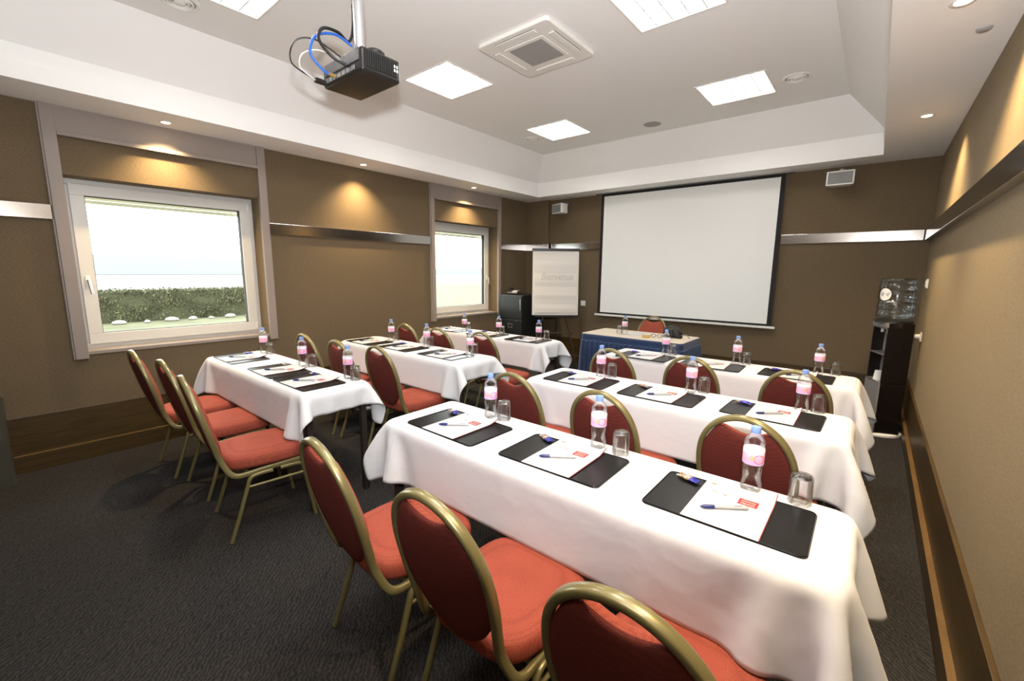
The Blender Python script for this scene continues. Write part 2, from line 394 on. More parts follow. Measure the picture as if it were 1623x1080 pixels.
m.add(a+b, [(k, 4+k, 4+(k+1) % 4, (k+1) % 4) for k in range(4)])
xs = sorted({FX0, FX1}|{l[0]-LS for l in LIGHTS}|{l[0]+LS for l in LIGHTS}); yy = sorted({FY0, FY1}|{l[1]-LS for l in LIGHTS}|{l[1]+LS for l in LIGHTS})
for i in range(len(xs)-1):
    for j in range(len(yy)-1):
        cx, cy_ = (xs[i]+xs[i+1])/2, (yy[j]+yy[j+1])/2
        if any(abs(cx-l[0]) < LS and abs(cy_-l[1]) < LS for l in LIGHTS): continue
        m.add([(xs[i], yy[j], H), (xs[i+1], yy[j], H), (xs[i+1], yy[j+1], H), (xs[i], yy[j+1], H)], [(0, 3, 2, 1)])
m.box(-T, W+T, F-T, D+T, H+.12, H+.2)
struct(m.build('ceiling', 'ceiling_white'))

def skirting(name, boxes, woodm):
    up_, lo, led = boxes
    o = struct(MB().box(*up_).build(name, woodm, bevel=.003))
    MB().box(*lo).build('lower_board', woodm, o); MB().box(*led).build('ledge', 'wood_ledge_lit', o)
Zb, Zl = .41, .13
skirting('baseboard_left', ((0, .018, F, D, Zl, Zb), (0, .036, F, D, 0, Zl-.006), (0, .037, F, D, Zl-.006, Zl)), 'wood_y')
skirting('baseboard_right', ((W-.018, W, F, D, Zl, Zb), (W-.040, W, F, D, 0, Zl-.01), (W-.042, W, F, D, Zl-.01, Zl)), 'wood_y')
skirting('baseboard_back', ((.018, W-.018, D-.018, D, Zl, Zb), (.036, W-.04, D-.036, D, 0, Zl-.006), (.036, W-.04, D-.037, D, Zl-.006, Zl)), 'wood_x')

# steel rails, window surrounds
nt_ = [0]
def trim(mb, mt, **kw): nt_[0] += 1; return struct(mb.build('trim_%d' % nt_[0], mt, **kw))
RZ0, RZ1 = 1.819, 1.924
trim(MB().box(0, .022, F, .81, RZ0, RZ1), 'steel', bevel=.003)
trim(MB().box(0, .022, 2.275, 4.298, RZ0, RZ1), 'steel', bevel=.003)
trim(MB().box(0, .022, 5.705, 6.385, RZ0, RZ1), 'steel', bevel=.003)
trim(MB().box(.0, .445, 6.385, 6.407, RZ0, RZ1), 'steel', bevel=.003)
trim(MB().box(.435, 1.37, D-.022, D, RZ0, RZ1), 'steel', bevel=.003)
trim(MB().box(3.72, W-.05, D-.022, D, RZ0, RZ1), 'steel', bevel=.003)
trim(MB().box(W-.045, W, F, D, 1.815, 1.93), 'steel', bevel=.003)
for (a0, a1), (b0, b1) in zip(((.812, .885), (4.300, 4.36)), ((2.205, 2.268), (5.645, 5.705))):
    for c0, c1, out in ((a0, a1, 0), (b0, b1, 1)):
        q = MB().box(0, .034, c0, c1, .785, HS)
        q.box(0, .022, (c0-.012) if not out else c1, c0 if not out else c1+.012, .785, HS)
        trim(q, 'trim_beige', bevel=.002)
    q = MB().box(0, .024, a1, b0, 2.44, HS); q.box(0, .045, a1, b0, 2.412, 2.442)
    trim(q, 'trim_beige', bevel=.002)
    q = MB().box(-.19, .012, a1, b0, WZ0-.02, WZ0+.004); trim(q, 'trim_beige')

def window(n, y0, y1, hy, handle_side):
    o = struct(link('window_%d' % n, None)); o.location = (-.2, (y0+y1)/2, WZ0)
    hw, hh = (y1-y0)/2, WZ1-WZ0
    def ring(name, ins, wd, x0, x1, mt, bev=.004):
        q = MB(); a, c, zz0, zz1 = -hw+ins, hw-ins, ins, hh-ins
        q.box(x0, x1, a, c, zz0, zz0+wd); q.box(x0, x1, a, c, zz1-wd, zz1)
        q.box(x0, x1, a, a+wd, zz0+wd, zz1-wd); q.box(x0, x1, c-wd, c, zz0+wd, zz1-wd)
        return q.build(name, mt, o, bevel=bev)
    ring('window_frame', 0, .045, -.05, .02, 'pvc_white')
    ring('sash', .035, .085, -.03, .042, 'pvc_white')
    ring('seal', .118, .006, -.02, .030, 'black_matte', 0)
    MB().box(-.008, .0, -hw+.12, hw-.12, .12, hh-.12).build('pane', 'window_glass', o)
    q = MB()
    for k in range(3): q.box(-.10, -.085, -hw+.06, hw-.06, hh-.12-.045+k*.03, hh-.12-.018+k*.03)
    q.build('roller_shutter', 'shutter_cream', o)
    s = -1 if handle_side == 0 else 1
    yh = s*(hw-.075)
    h = MB().box(.042, .05, yh-.016, yh+.016, .50, .58).build('handle_plate', 'white_plastic', o, bevel=.003)
    q = MB().tube([(.05, yh, .545), (.078, yh, .545), (.085, yh, .53), (.088, yh+.01, .44)], .008, .010, 10, up=(0, 1, 0)); q.build('handle', 'aluminium', o, smooth=True)
    q = MB().box(.03, .05, -s*(hw-.05)-.008, -s*(hw-.05)+.008, hh-.12, hh-.05); q.box(.03, .05, -s*(hw-.05)-.008, -s*(hw-.05)+.008, .05, .12)
    q.build('hinge', 'white_plastic', o, bevel=.003)
window(1, *WIN[0], 0, 0); window(2, *WIN[1], 0, 1)

# ------------------------------------------------------------------ outside
struct(MB().box(-40, -T-.02, -60, 60, -.42, -.30).build('ground', 'lawn'))
mat('painted_haze_field', (.205, .218, .208), .95, var=(.04, .12))  # far ground paled in its colour to stand in for haze
struct(MB().box(-600, -T-.02, -400, 800, -.75, -.43).build('ground', 'painted_haze_field'))
def hedge():
    rs = np.random.RandomState(3); o = thing('hedge', 'long clipped green hedge on the lawn outside the large window', 'hedge', (-14.6, 5.0, -.3))
    L_, Hh = 12.0, 1.04
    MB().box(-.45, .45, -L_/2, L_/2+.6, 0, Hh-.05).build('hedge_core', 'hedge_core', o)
    n = 16000; v = []; f = []
    ys_ = rs.uniform(-L_/2, L_/2+.6, n); zs = rs.uniform(.02, Hh, n); top = rs.rand(n) < .18
    xs_ = np.where(top, rs.uniform(-.5, .5, n), .45+.08*np.sin(ys_*3.1)*np.sin(zs*7)+rs.normal(0, .05, n))
    zs = np.where(top, Hh-.03+rs.normal(0, .03, n), zs)
    for i in range(n):
        c0 = Vector((xs_[i], ys_[i], zs[i])); d = Vector(rs.normal(0, 1, 3)).normalized(); e = d.orthogonal().normalized(); s = .028+.03*rs.rand()
        k = len(v); v += [c0-d*s, c0+e*s*.5, c0+d*s, c0-e*s*.5]; f.append((k, k+1, k+2, k+3))
    q = MB(); q.add(v, f); tag(q.build('leaves', 'hedge_leaf', o), kind='stuff')
hedge()
for i, (yq, sz) in enumerate(((3.0, .13), (3.7, .09), (4.35, .14), (4.95, .12), (5.5, .08), (6.1, .13), (6.7, .10))):
    q = MB(); q.lathe([(0.001, 0), (sz*.8, .01), (sz, sz*.35), (sz*.8, sz*.8), (sz*.3, sz*1.05), (.001, sz*1.06)], 9)
    o = q.build('garden_stone', 'stone_pale', smooth=40); o.location = (-13.60, yq, -.3); o.scale = (1, 1.5, 1); o.rotation_euler = (0, 0, i*1.3)
    tag(o, '%s pale stone at the foot of the hedge outside the large window' % ('first', 'second', 'third', 'fourth', 'fifth', 'sixth', 'rightmost')[i] if i else 'leftmost pale stone at the foot of the hedge outside the large window', 'stone', 'pale stones along the hedge foot')
rs = np.random.RandomState(5)
def treeline(x, y0, y1, h, seed, label):
    r = np.random.RandomState(seed); n = 90; q = MB(); ys_ = np.linspace(y0, y1, n); hh = h*(.6+.25*np.sin(np.linspace(0, 9, n)+seed)+.2*r.rand(n))
    v = []
    for k in range(n): v += [(x, ys_[k], -.3), (x, ys_[k], -.3+hh[k]), (x-6, ys_[k], -.3+hh[k]*.9), (x-6, ys_[k], -.3)]
    q.add(v, [(4*k+a, 4*k+4+a, 4*k+4+(a+1) % 4, 4*k+(a+1) % 4) for k in range(n-1) for a in range(4)])
    tag(q.build('distant_trees', 'painted_haze_trees'), label, 'trees', kind='stuff')
treeline(-150, -30, 400, 5.6, 1, 'pale distant tree line beyond the hedge, with haze painted into its colour')

# ------------------------------------------------------------------ ceiling fixtures
def panel_proto(cx, cy_, label):
    o = thing('ceiling_light', label, 'ceiling light', (cx, cy_, H), group='square louvred ceiling lights')
    q = MB(); f = LS+.012
    for a in (-1, 1):
        q.box(min(a*f, a*(LS-.003)), max(a*f, a*(LS-.003)), -f, f, -.005, .002); q.box(-LS+.003, LS-.003, min(a*f, a*(LS-.003)), max(a*f, a*(LS-.003)), -.005, .002)
    q.build('frame', 'off_white', o)
    q = MB(); h = LS-.003
    q.box(-h, -h+.004, -h, h, 0, .085); q.box(h-.004, h, -h, h, 0, .085); q.box(-h, h, -h, -h+.004, 0, .085); q.box(-h, h, h-.004, h, 0, .085)
    q.build('housing', 'louvre_white', o)
    q = MB()
    for k in range(1, 5):
        c = -h+2*h*k/5
        for sw in (0, 1):
            v8 = [(c-.004, -h, .0), (c+.004, -h, .0), (c+.001, -h, .034), (c-.001, -h, .034), (c-.004, h, .0), (c+.004, h, .0), (c+.001, h, .034), (c-.001, h, .034)]
            if sw: v8 = [(y, x, z+.0003) for x, y, z in v8]
            q.add(v8, [(0, 1, 2, 3), (7, 6, 5, 4), (0, 4, 5, 1), (1, 5, 6, 2), (2, 6, 7, 3), (3, 7, 4, 0)])
    q.build('louvre', 'louvre_metal', o)
    MB().box(-h+.005, h-.005, -h+.005, h-.005, .080, .085).build('diffuser', 'panel_glow', o)
    return o
pl_names = ['square ceiling light cut by the top edge, left of the projector', 'square ceiling light just right of the projector', 'square ceiling light farthest back on the left, over the flip chart side',
            'square ceiling light farthest back on the right, beside a round vent', 'square ceiling light cut by the top edge, right of the air conditioner', 'square ceiling light nearest the camera on the right, above the frame']
p0 = panel_proto(*LIGHTS[0], pl_names[0])
for l, nm in list(zip(LIGHTS, pl_names))[1:]: dup(p0, (l[0], l[1], H), 0, nm)

def spot(x, y, label):
    o = thing('downlight', label, 'spotlight', (x, y, HS), group='small recessed downlights in the dropped ceiling edge')
    MB().lathe([(.030, .0), (.044, .0), (.047, -.003), (.044, -.006), (.031, -.005), (.030, .0)], 28).build('trim_ring', 'white_plastic', o, smooth=True)
    MB().lathe([(.0295, -.003), (.001, -.0045)], 24).build('bulb', 'downlight_bulb', o)
    l = light('downlight_beam', 'SPOT', (x, y, HS-.012), SPOT_W, (1.0, .72, .38), spot_size=math.radians(112), spot_blend=1.0, shadow_soft_size=.02)
    return o
SP = [(.19, 1.495, 'small downlight above the large window'), (.19, 3.23, 'small downlight between the two windows'), (.22, 4.91, 'small downlight above the far window'),
      (4.79, 4.92, 'small downlight over the right wall near the water cooler'), (4.79, 3.19, 'small downlight cut by the top edge at upper right'), (4.79, 1.49, 'small downlight over the right wall, above the frame')]
for a_ in SP: spot(*a_)

def vent(x, y, r, label):
    o = thing('round_vent', label, 'vent', (x, y, H), group='round ceiling vents')
    q = MB(); q.lathe([(r*1.15, 0), (r*1.15, -.004), (r*.98, -.010), (r*.9, -.004), (r*.9, 0)], 32); q.build('outer_ring', 'off_white', o, smooth=40)
    q = MB()
    for k in (.78, .56): q.lathe([(r*k, 0), (r*k, -.012), (r*(k-.05), -.016), (r*(k-.12), -.008), (r*(k-.12), 0)], 32)
    q.build('inner_ring', 'off_white', o, smooth=40)
    MB().lathe([(r*.9, -.001), (r*.001, -.0012)], 32).build('backing', 'grille_grey', o)
    MB().lathe([(r*.34, -.002), (r*.34, -.012), (r*.25, -.017), (.001, -.018)], 24).build('centre_cone', 'off_white', o, smooth=40)
vent(3.93, 5.06, .095, 'round ceiling vent right of the far right square light')
vent(1.12, 5.06, .08, 'round ceiling vent left of the far left square light')
vent(1.09, 1.42, .095, 'round ceiling vent at the top left edge of the view')
o = thing('ceiling_speaker', 'flat round ceiling speaker between the two farthest square lights', 'speaker', (2.51, 5.44, H))
MB().lathe([(.10, 0), (.105, -.003), (.10, -.007), (.094, -.006)], 32).build('rim', 'off_white', o, smooth=40)
MB().lathe([(.094, -.006), (.05, -.008), (.001, -.008)], 32).build('grille', 'grille_grey', o)
o = MB().lathe([(.028, 0), (.028, -.006), (.02, -.012), (.001, -.012)], 20).build('smoke_sensor', 'grille_grey', smooth=40); o.location = (4.895, 3.54, HS)
tag(o, 'small grey disc on the dropped ceiling at upper right', 'sensor')

o = thing('air_conditioner', 'square white ceiling cassette air conditioner with central grey grille', 'air conditioner', (2.49, 3.285, H))
f = .315
MB().prism(rrect(-f, f, -f, f, .03), -.028, 0).build('fascia', 'off_white', o, bevel=.006)
q = MB().prism(rrect(-.175, .175, -.175, .175, .01), -.032, -.027); q.build('grille_frame', 'off_white', o, bevel=.002)
q = MB().box(-.148, .148, -.148, .148, -.034, -.030); q.build('grille', 'grille_grey', o)
for k in range(4):
    a = k*PI/2; q = MB().box(-.17, .17, .225, .272, -.034, -.027); fl_ = q.build('louvre_flap', 'off_white', o, bevel=.003); fl_.rotation_euler = (0, 0, a)
    q = MB().box(-.174, .174, .272, .277, -.0285, -.0275); s_l = q.build('slot', 'black_matte', o); s_l.rotation_euler = (0, 0, a)

# projector on a ceiling pole
o = thing('projector', 'black ceiling projector hanging upside down from a grey pole', 'projector', (2.305, 1.908, 2.49), 0); o.scale = (1.12, 1.12, 1.12)
body = MB().box(-.175, .175, -.105, .105, 0, .105).build('body', 'black_plastic', o, bevel=.014, seg=3, smooth=True)
q = MB()
for k in range(15): y = -.088+k*.0118; q.box(.174, .179, y, y+.006, .022, .09)
q.build('vent_slats', 'black_matte', o)
q = MB()
for k in range(12): q.box(-.155, .155, -.109, -.104, .050+k*.0042, .052+k*.0042)
q.build('rear_grille', 'grey_metal', o)
q = MB()
for k in range(7): q.box(-.150+k*.040, -.122+k*.040, -.110, -.104, .015, .034)
q.build('port', 'grey_metal', o)
for dx in (.066, .080):
    for dz in (.045, .063): MB().box(.176, .181, dx, dx+.008, dz, dz+.012).build('button', 'cable_white', o)
MB().lathe([(.045, 0), (.05, .01), (.05, .03), (.04, .04)], 24, cx=.09, cy=.02, z0=.103).build('lens_shift_dial', 'black_plastic', o, smooth=40)
MB().box(-.06, .06, -.06, .06, .103, .128).build('mount_plate', 'black_matte', o, bevel=.004)
MB().tube([(0, 0, .125), (0, 0, .572)], .026, n=20, up=(1, 0, 0)).build('pole', 'aluminium', o, smooth=60)
MB().lathe([(.07, .560), (.07, .572), (.001, .573)], 24).build('ceiling_plate', 'aluminium', o)
def bez(pts, n=24):
    P = [Vector(p) for p in pts]; out = []
    for i in range(len(P)-1):
        a, b_, c, d = P[max(i-1, 0)], P[i], P[i+1], P[min(i+2, len(P)-1)]
        m_ = max(2, n//(len(P)-1))
        for k in range(m_):
            t = k/m_; out.append(.5*((2*b_)+(c-a)*t+(2*a-5*b_+4*c-d)*t*t+(3*b_-a-3*c+d)*t**3))
    return out+[P[-1]]
MB().tube(bez([(-.034, -.01, .56), (-.034, -.01, .3), (-.03, -.04, .20), (-.02, -.10, .215), (-.01, -.18, .20), (.0, -.21, .14), (.03, -.17, .075), (.05, -.105, .05)], 70), .0072, n=8).build('power_cable', 'cable_black', o, smooth=True)
MB().tube(bez([(-.02, -.03, .18), (-.03, -.11, .205), (-.045, -.20, .17), (-.055, -.225, .09), (-.05, -.17, .035), (-.05, -.14, .028)], 50), .006, n=8).build('blue_cable', 'cable_blue', o, smooth=True)
MB().tube(bez([(.0, -.105, .10), (-.06, -.20, .16), (-.11, -.27, .14), (-.15, -.27, .06), (-.15, -.16, .022)], 40), .0034, n=6).build('thin_black_cable', 'cable_black', o, smooth=True)
MB().tube(bez([(-.0, -.105, .085), (-.06, -.18, .12), (-.11, -.235, .10), (-.14, -.235, .05), (-.15, -.16, .020)], 40), .003, n=6).build('white_cable', 'cable_white', o, smooth=True)
MB().tube([(-.05, -.104, .026), (-.05, -.145, .028)], .008, n=10).build('gold_plug', 'gold_plug', o, smooth=60)
MB().box(-.162, -.138, -.160, -.104, .010, .030).build('data_plug', 'black_plastic', o, bevel=.002)
MB().box(-.158, -.142, -.150, -.128, .029, .0315).build('plug_tab', 'green_plug', o)

# ------------------------------------------------------------------ wall items
o = thing('projection_screen', 'large white pull-down projection screen with black border on the back wall', 'projection screen', (2.555, 6.405, .82))
MB().box(-1.165, 1.165, -.001, .002, .03, 1.79).build('black_border', 'screen_black', o)
MB().box(-1.120, 1.120, -.0025, -.001, .055, 1.752).build('screen_surface', 'screen_white', o)
MB().box(-1.21, 1.21, -.014, .014, 0, .028).build('bottom_bar', 'white_plastic', o, bevel=.006)
MB().box(-1.24, 1.24, -.045, .045, 1.784, 1.795).build('housing', 'grey_metal', o, bevel=.002)

def wall_speaker(x, y, z, rz, label):
    o = thing('wall_speaker', label, 'speaker', (x, y, z), rz, group='grey box speakers on the back wall')
    q = MB(); w1, w2, d = .118, .085, .15
    out = [(-w1, -d/2), (w1, -d/2), (w1*1.03, -d/2+.03), (w2, d/2), (-w2, d/2), (-w1*1.03, -d/2+.03)]
    q.prism(out, 0, .145); q.build('cabinet', 'white_plastic', o, bevel=.008)
    MB().box(-w1+.013, w1-.013, -d/2-.003, -d/2+.002, .014, .131).build('grille', 'speaker_grille', o, bevel=.002)
    q = MB(); q.box(-.012, .012, -.01, .01, .145, .165); q.box(-.012, .012, -.01, .14, .165, .172); q.box(-.03, .03, .136, .14, .13, .19)
    q.build('bracket', 'grey_metal', o)
wall_speaker(4.235, 6.31, 2.395, .0, 'box speaker high on the back wall right of the projection screen')
wall_speaker(.735, 6.30, 2.37, -.35, 'box speaker high in the left back corner above the flip chart')

def plate(name, x, y, z, nx, label, cat, dots=2, w_=.08):
    o = thing(name, label, cat, (x, y, z), 0)
    if nx: MB().box(-.012, 0, -w_/2, w_/2, -w_/2, w_/2).build('cover_plate', 'white_plastic', o, bevel=.003); 
    else: MB().box(-w_/2, w_/2, -.012, 0, -w_/2, w_/2).build('cover_plate', 'white_plastic', o, bevel=.003)
    return o
o = plate('wall_socket', 1.10, D, .985, 0, 'white wall socket on the back wall between flip chart and screen', 'socket')
MB().lathe([(.022, -.0005), (.018, .002), (.001, .002)], 20).build('socket_face', 'off_white', o).rotation_euler = (PI/2, 0, 0); o.children[-1].location = (0, -.011, 0)
o = plate('light_switch', W, 5.97, 1.40, 1, 'white switch plate on the right wall above the socket', 'switch', w_=.085)
MB().box(-.018, -.011, -.02, .02, -.028, .028).build('rocker', 'white_plastic', o, bevel=.002)
o = plate('wall_socket', W, 5.78, .925, 1, 'white wall socket low on the right wall beside the water cooler', 'socket')
MB().lathe([(.026, 0), (.026, .02), (.02, .045), (.012, .05), (.001, .05)], 18).build('plug', 'white_plastic', o, smooth=40).rotation_euler = (0, -PI/2, 0)

# ------------------------------------------------------------------ furniture at the back
# filing cabinet
o = thing('filing_cabinet', 'black filing cabinet in the left back corner beside the flip chart', 'cabinet', (.335, 5.87, 0))
MB().box(-.23, .23, -.27, .27, .0, 1.115).build('body', 'black_cabinet', o, bevel=.006)
MB().box(-.235, .235, -.29, .275, 1.115, 1.135).build('top', 'black_cabinet', o, bevel=.004)
for k, (z0, z1) in enumerate(((.03, .38), (.39, .74), (.75, 1.105))):
    dr = MB().box(-.222, .222, -.29, -.27, z0, z1).build('drawer', 'black_cabinet', o, bevel=.004)
    if k == 1:
        q = MB(); q.box(-.05, .05, -.296, -.29, .665, .675); q.box(-.04, .04, -.296, -.29, .61, .618)
        q.box(-.04, -.034, -.296, -.29, .618, .665); q.box(.034, .04, -.296, -.29, .618, .665); q.build('label_holder', 'aluminium', dr)
MB().box(.195, .205, -.303, -.290, .89, 1.06).build('bar_handle', 'aluminium', o, bevel=.003)
MB().lathe([(.006, 0), (.006, .006), (.001, .007)], 12).build('lock', 'aluminium', o).location = (.12, -.29, .72); o.children[-1].rotation_euler = (PI/2, 0, 0)
t = thing('desk_telephone', 'dark desk telephone on top of the black filing cabinet', 'telephone', (.24, 5.78, 1.135), .4)
MB().add([(-.08, -.10, 0), (.08, -.10, 0), (.08, .10, 0), (-.08, .10, 0), (-.08, -.10, .015), (.08, -.10, .015), (.08, .10, .05), (-.08, .10, .05)],
         [(3, 2, 1, 0), (4, 5, 6, 7), (0, 1, 5, 4), (1, 2, 6, 5), (2, 3, 7, 6), (3, 0, 4, 7)]).build('base', 'grey_metal', t, bevel=.004)
MB().tube(bez([(-.05, -.10, .045), (-.052, -.06, .062), (-.052, .04, .075), (-.05, .09, .065)], 16), .018, .012, 10, up=(0, 0, 1)).build('handset', 'black_plastic', t, smooth=True)
q = MB()
for i in range(3):
    for j in range(4): q.box(-.01+i*.025, .008+i*.025, -.08+j*.028, -.062+j*.028, .018+j*.005, .026+j*.005)
q.build('keypad', 'white_plastic', t)

# flip chart
o = thing('flip_chart', 'white flip chart easel with faint handwriting in the left back corner', 'flip chart', (.905, 5.95, 0), -0.0)
FR = math.atan2(.64, .77); o.rotation_euler = (0, 0, FR)
tilt = .07
def ft(x, y, z): return (x, y+(z-1.83)*-tilt*-1, z)
q = MB().add([ft(*p) for p in [(-.355, -.012, .815), (.355, -.012, .815), (.355, .012, .815), (-.355, .012, .815), (-.355, -.012, 1.82), (.355, -.012, 1.82), (.355, .012, 1.82), (-.355, .012, 1.82)]],
             [(3, 2, 1, 0), (4, 5, 6, 7), (0, 1, 5, 4), (1, 2, 6, 5), (2, 3, 7, 6), (3, 0, 4, 7)])
q.build('board', 'black_plastic', o, bevel=.003)
MB().add([ft(*p) for p in [(-.345, -.014, .828), (.345, -.014, .828), (.345, -.014, 1.81), (-.345, -.014, 1.81)]], [(0, 1, 2, 3)]).build('board_surface', 'flip_paper', o)
v = []; n = 14
for k in range(n+1):
    z = .862+(1.775-.862)*k/n; yb_ = -.022-.004*math.sin(k*1.9)
    v += [ft(-.315, yb_, z), ft(.315, yb_-.001, z), ft(.315, -.016, z), ft(-.315, -.016, z)]
q = MB().add(v, [(4*k+a, 4*k+(a+1) % 4, 4*k+4+(a+1) % 4, 4*k+4+a) for k in range(n) for a in range(4)]+[(3, 2, 1, 0), (4*n, 4*n+1, 4*n+2, 4*n+3)])
pd = q.build('paper_pad', 'flip_paper', o)
tv, tf = text_mesh('Bienvenue', .150, .0003, .78, .25)
q = MB().add([ft(x+.02, -.0285-z, y+1.40) for x, y, z in tv], tf); q.build('handwriting', 'flip_ink', pd)
tv, tf = text_mesh('B', .20, .0003, .8, .12)
MB().box(-.35, .35, -.035, -.010, 1.780, 1.815).build('clamp_bar', 'black_plastic', o, bevel=.004)
for s in (-1, 1):
    MB().tube([(s*.16, .0, .86), (s*.36, -.10, 0)], .011, n=10).build('leg', 'dark_metal', o, smooth=60)
MB().tube([(0.05, .02, 1.1), (0.05, .33, 0)], .011, n=10).build('leg', 'dark_metal', o, smooth=60)
MB().tube([(-.28, -.055, .55), (.28, -.055, .55)], .006, n=8).build('spreader', 'dark_metal', o, smooth=60)
MB().box(-.30, .30, -.05, -.0, .79, .815).build('pen_tray', 'black_plastic', o, bevel=.003)

# water cooler
CX, CY = 4.800, 5.70; rzc = math.atan2(-.94, -.35)+PI/2   # front normal
o = thing('water_cooler', 'tall black water cooler with grey dispenser front in the right back corner', 'water cooler', (CX, CY, 0), math.atan2(.94, -.35))
# local x along front width, local -y... front normal is local +y
hw_, hd = .145, .10
MB().box(-hw_, hw_, -hd, hd-.012, .03, .50).build('base_body', 'black_gloss', o, bevel=.012, seg=3)
q = MB(); q.box(-hw_, hw_, -hd, -.01, .50, 1.05); q.box(-hw_, -hw_+.012, -.01, hd-.01, .50, 1.05); q.box(hw_-.012, hw_, -.01, hd-.01, .50, 1.05)
q.build('side_panels', 'black_gloss', o, bevel=.004)
MB().box(-hw_, hw_, hd-.012, hd, .03, .50).build('lower_front', 'cooler_grey', o, bevel=.004)
MB().box(-hw_+.012, hw_-.012, -.01, 0, .50, 1.05).build('niche_back', 'cooler_grey', o)
for z in (.50, .76, 1.0): MB().box(-hw_+.012, hw_-.012, 0, hd, z-.006, z+.006).build('shelf', 'grey_metal', o, bevel=.002)
MB().box(-hw_, hw_, -.01, hd, 1.006, 1.05).build('tap_panel', 'cooler_grey', o, bevel=.004)
for x in (-.06, .06): MB().tube([(x, .05, 1.0), (x, .05, .95)], .012, n=12, up=(1, 0, 0)).build('tap', 'white_plastic', o, smooth=60)
MB().lathe([(.14, 1.05), (.14, 1.065), (.11, 1.075), (.001, 1.075)], 32).build('collar', 'black_plastic', o, smooth=40)
MB().lathe([(.17, 0), (.17, .018), (.155, .03), (.001, .03)], 32).build('foot_plate', 'off_white', o, smooth=40)
pw = MB().tube([Vector(p) for p in bez([(-.1, -.08, .9), (-.12, -.11, .93), (-.16, -.14, .96), (-.20, -.155, .945)], 20)], .004, n=8)
jb = thing('cooler_bottle', 'large blue-tinted water bottle upside down on the black cooler', 'water bottle', (CX, CY, 1.077))
r = .135
prof = [(.03, 0), (.09, .008), (r*.97, .022), (r, .04), (r, .07), (r*.965, .078), (r*.965, .086), (r, .094), (r, .14), (r*.955, .152), (r*.955, .165), (r, .178), (r, .25), (r*.96, .258), (r*.96, .268), (r, .276), (r, .31), (r*.96, .318), (r*.96, .328), (r, .336), (r*.98, .355), (r*.88, .368), (.001, .362)]
MB().lathe(prof, 40).build('bottle_shell', 'cooler_bottle', jb, smooth=60)
def patch(ang, wz, hz, z, rr, n=16):
    q = MB(); v = [(rr*math.sin(ang)*1.0, -rr*math.cos(ang), z)]
    for k in range(n):
        t_ = 2*PI*k/n; a = ang+wz*math.cos(t_)/rr; v.append((rr*math.sin(a), -rr*math.cos(a), z+hz*math.sin(t_)))
    return q.add(v, [(0, 1+k, 1+(k+1) % n) for k in range(n)])
patch(-.72, .052, .055, .225, r+.0012).build('round_sticker', 'cup_white', jb)
q = MB(); a0 = -.28
q.add([((r+.0012)*math.sin(a0+x/r), -(r+.0012)*math.cos(a0+x/r), z) for x, z in [(-.045, .155), (-.02, .172), (-.005, .165), (.005, .182), (.02, .165), (.05, .155)]], [(0, 1, 2), (0, 2, 3, 4), (0, 4, 5)])
q.build('mountain_print', 'cup_white', jb)
cs = thing('paper_cups', 'stack of white paper cups on the lowest shelf of the water cooler', 'cups', (CX-.055, CY-.02, .507))
q = MB(); q.lathe([(.036, 0), (.026, .085), (.001, .085)], 20); q.build('cup', 'cup_white', cs, smooth=40)
q = MB(); q.lathe([(.036, .0), (.037, .008), (.036, .012)], 20); q.build('cup_rim', 'cup_white', cs, smooth=40)
ang_c = math.atan2(.94, -.35)
pc = MB().tube(bez([(CX+.10, CY+.03, .80), (4.93, CY+.05, .88), (4.945, 5.77, .925), (W-.055, 5.78, .925)], 30), .004, n=8).build('power_cord', 'cable_black', smooth=True)
tag(pc, 'black power cord from the water cooler to the wall socket', 'cord')

# waste bin at the left edge
o = thing('waste_bin', 'brushed metal waste bin at the left edge of the view', 'bin', (.165, .31, 0))
MB().lathe([(.110, 0), (.112, .01), (.112, .60), (.118, .602), (.118, .614), (.112, .616)], 40).build('body', 'bin_steel', o, smooth=40)
MB().lathe([(.112, .614), (.110, .645), (.095, .672), (.055, .688), (.001, .69)], 40).build('domed_lid', 'bin_steel', o, smooth=True)
q = MB().box(.075, .1085, -.04, .02, .622, .652); q.build('opening', 'black_matte', o, bevel=.004)

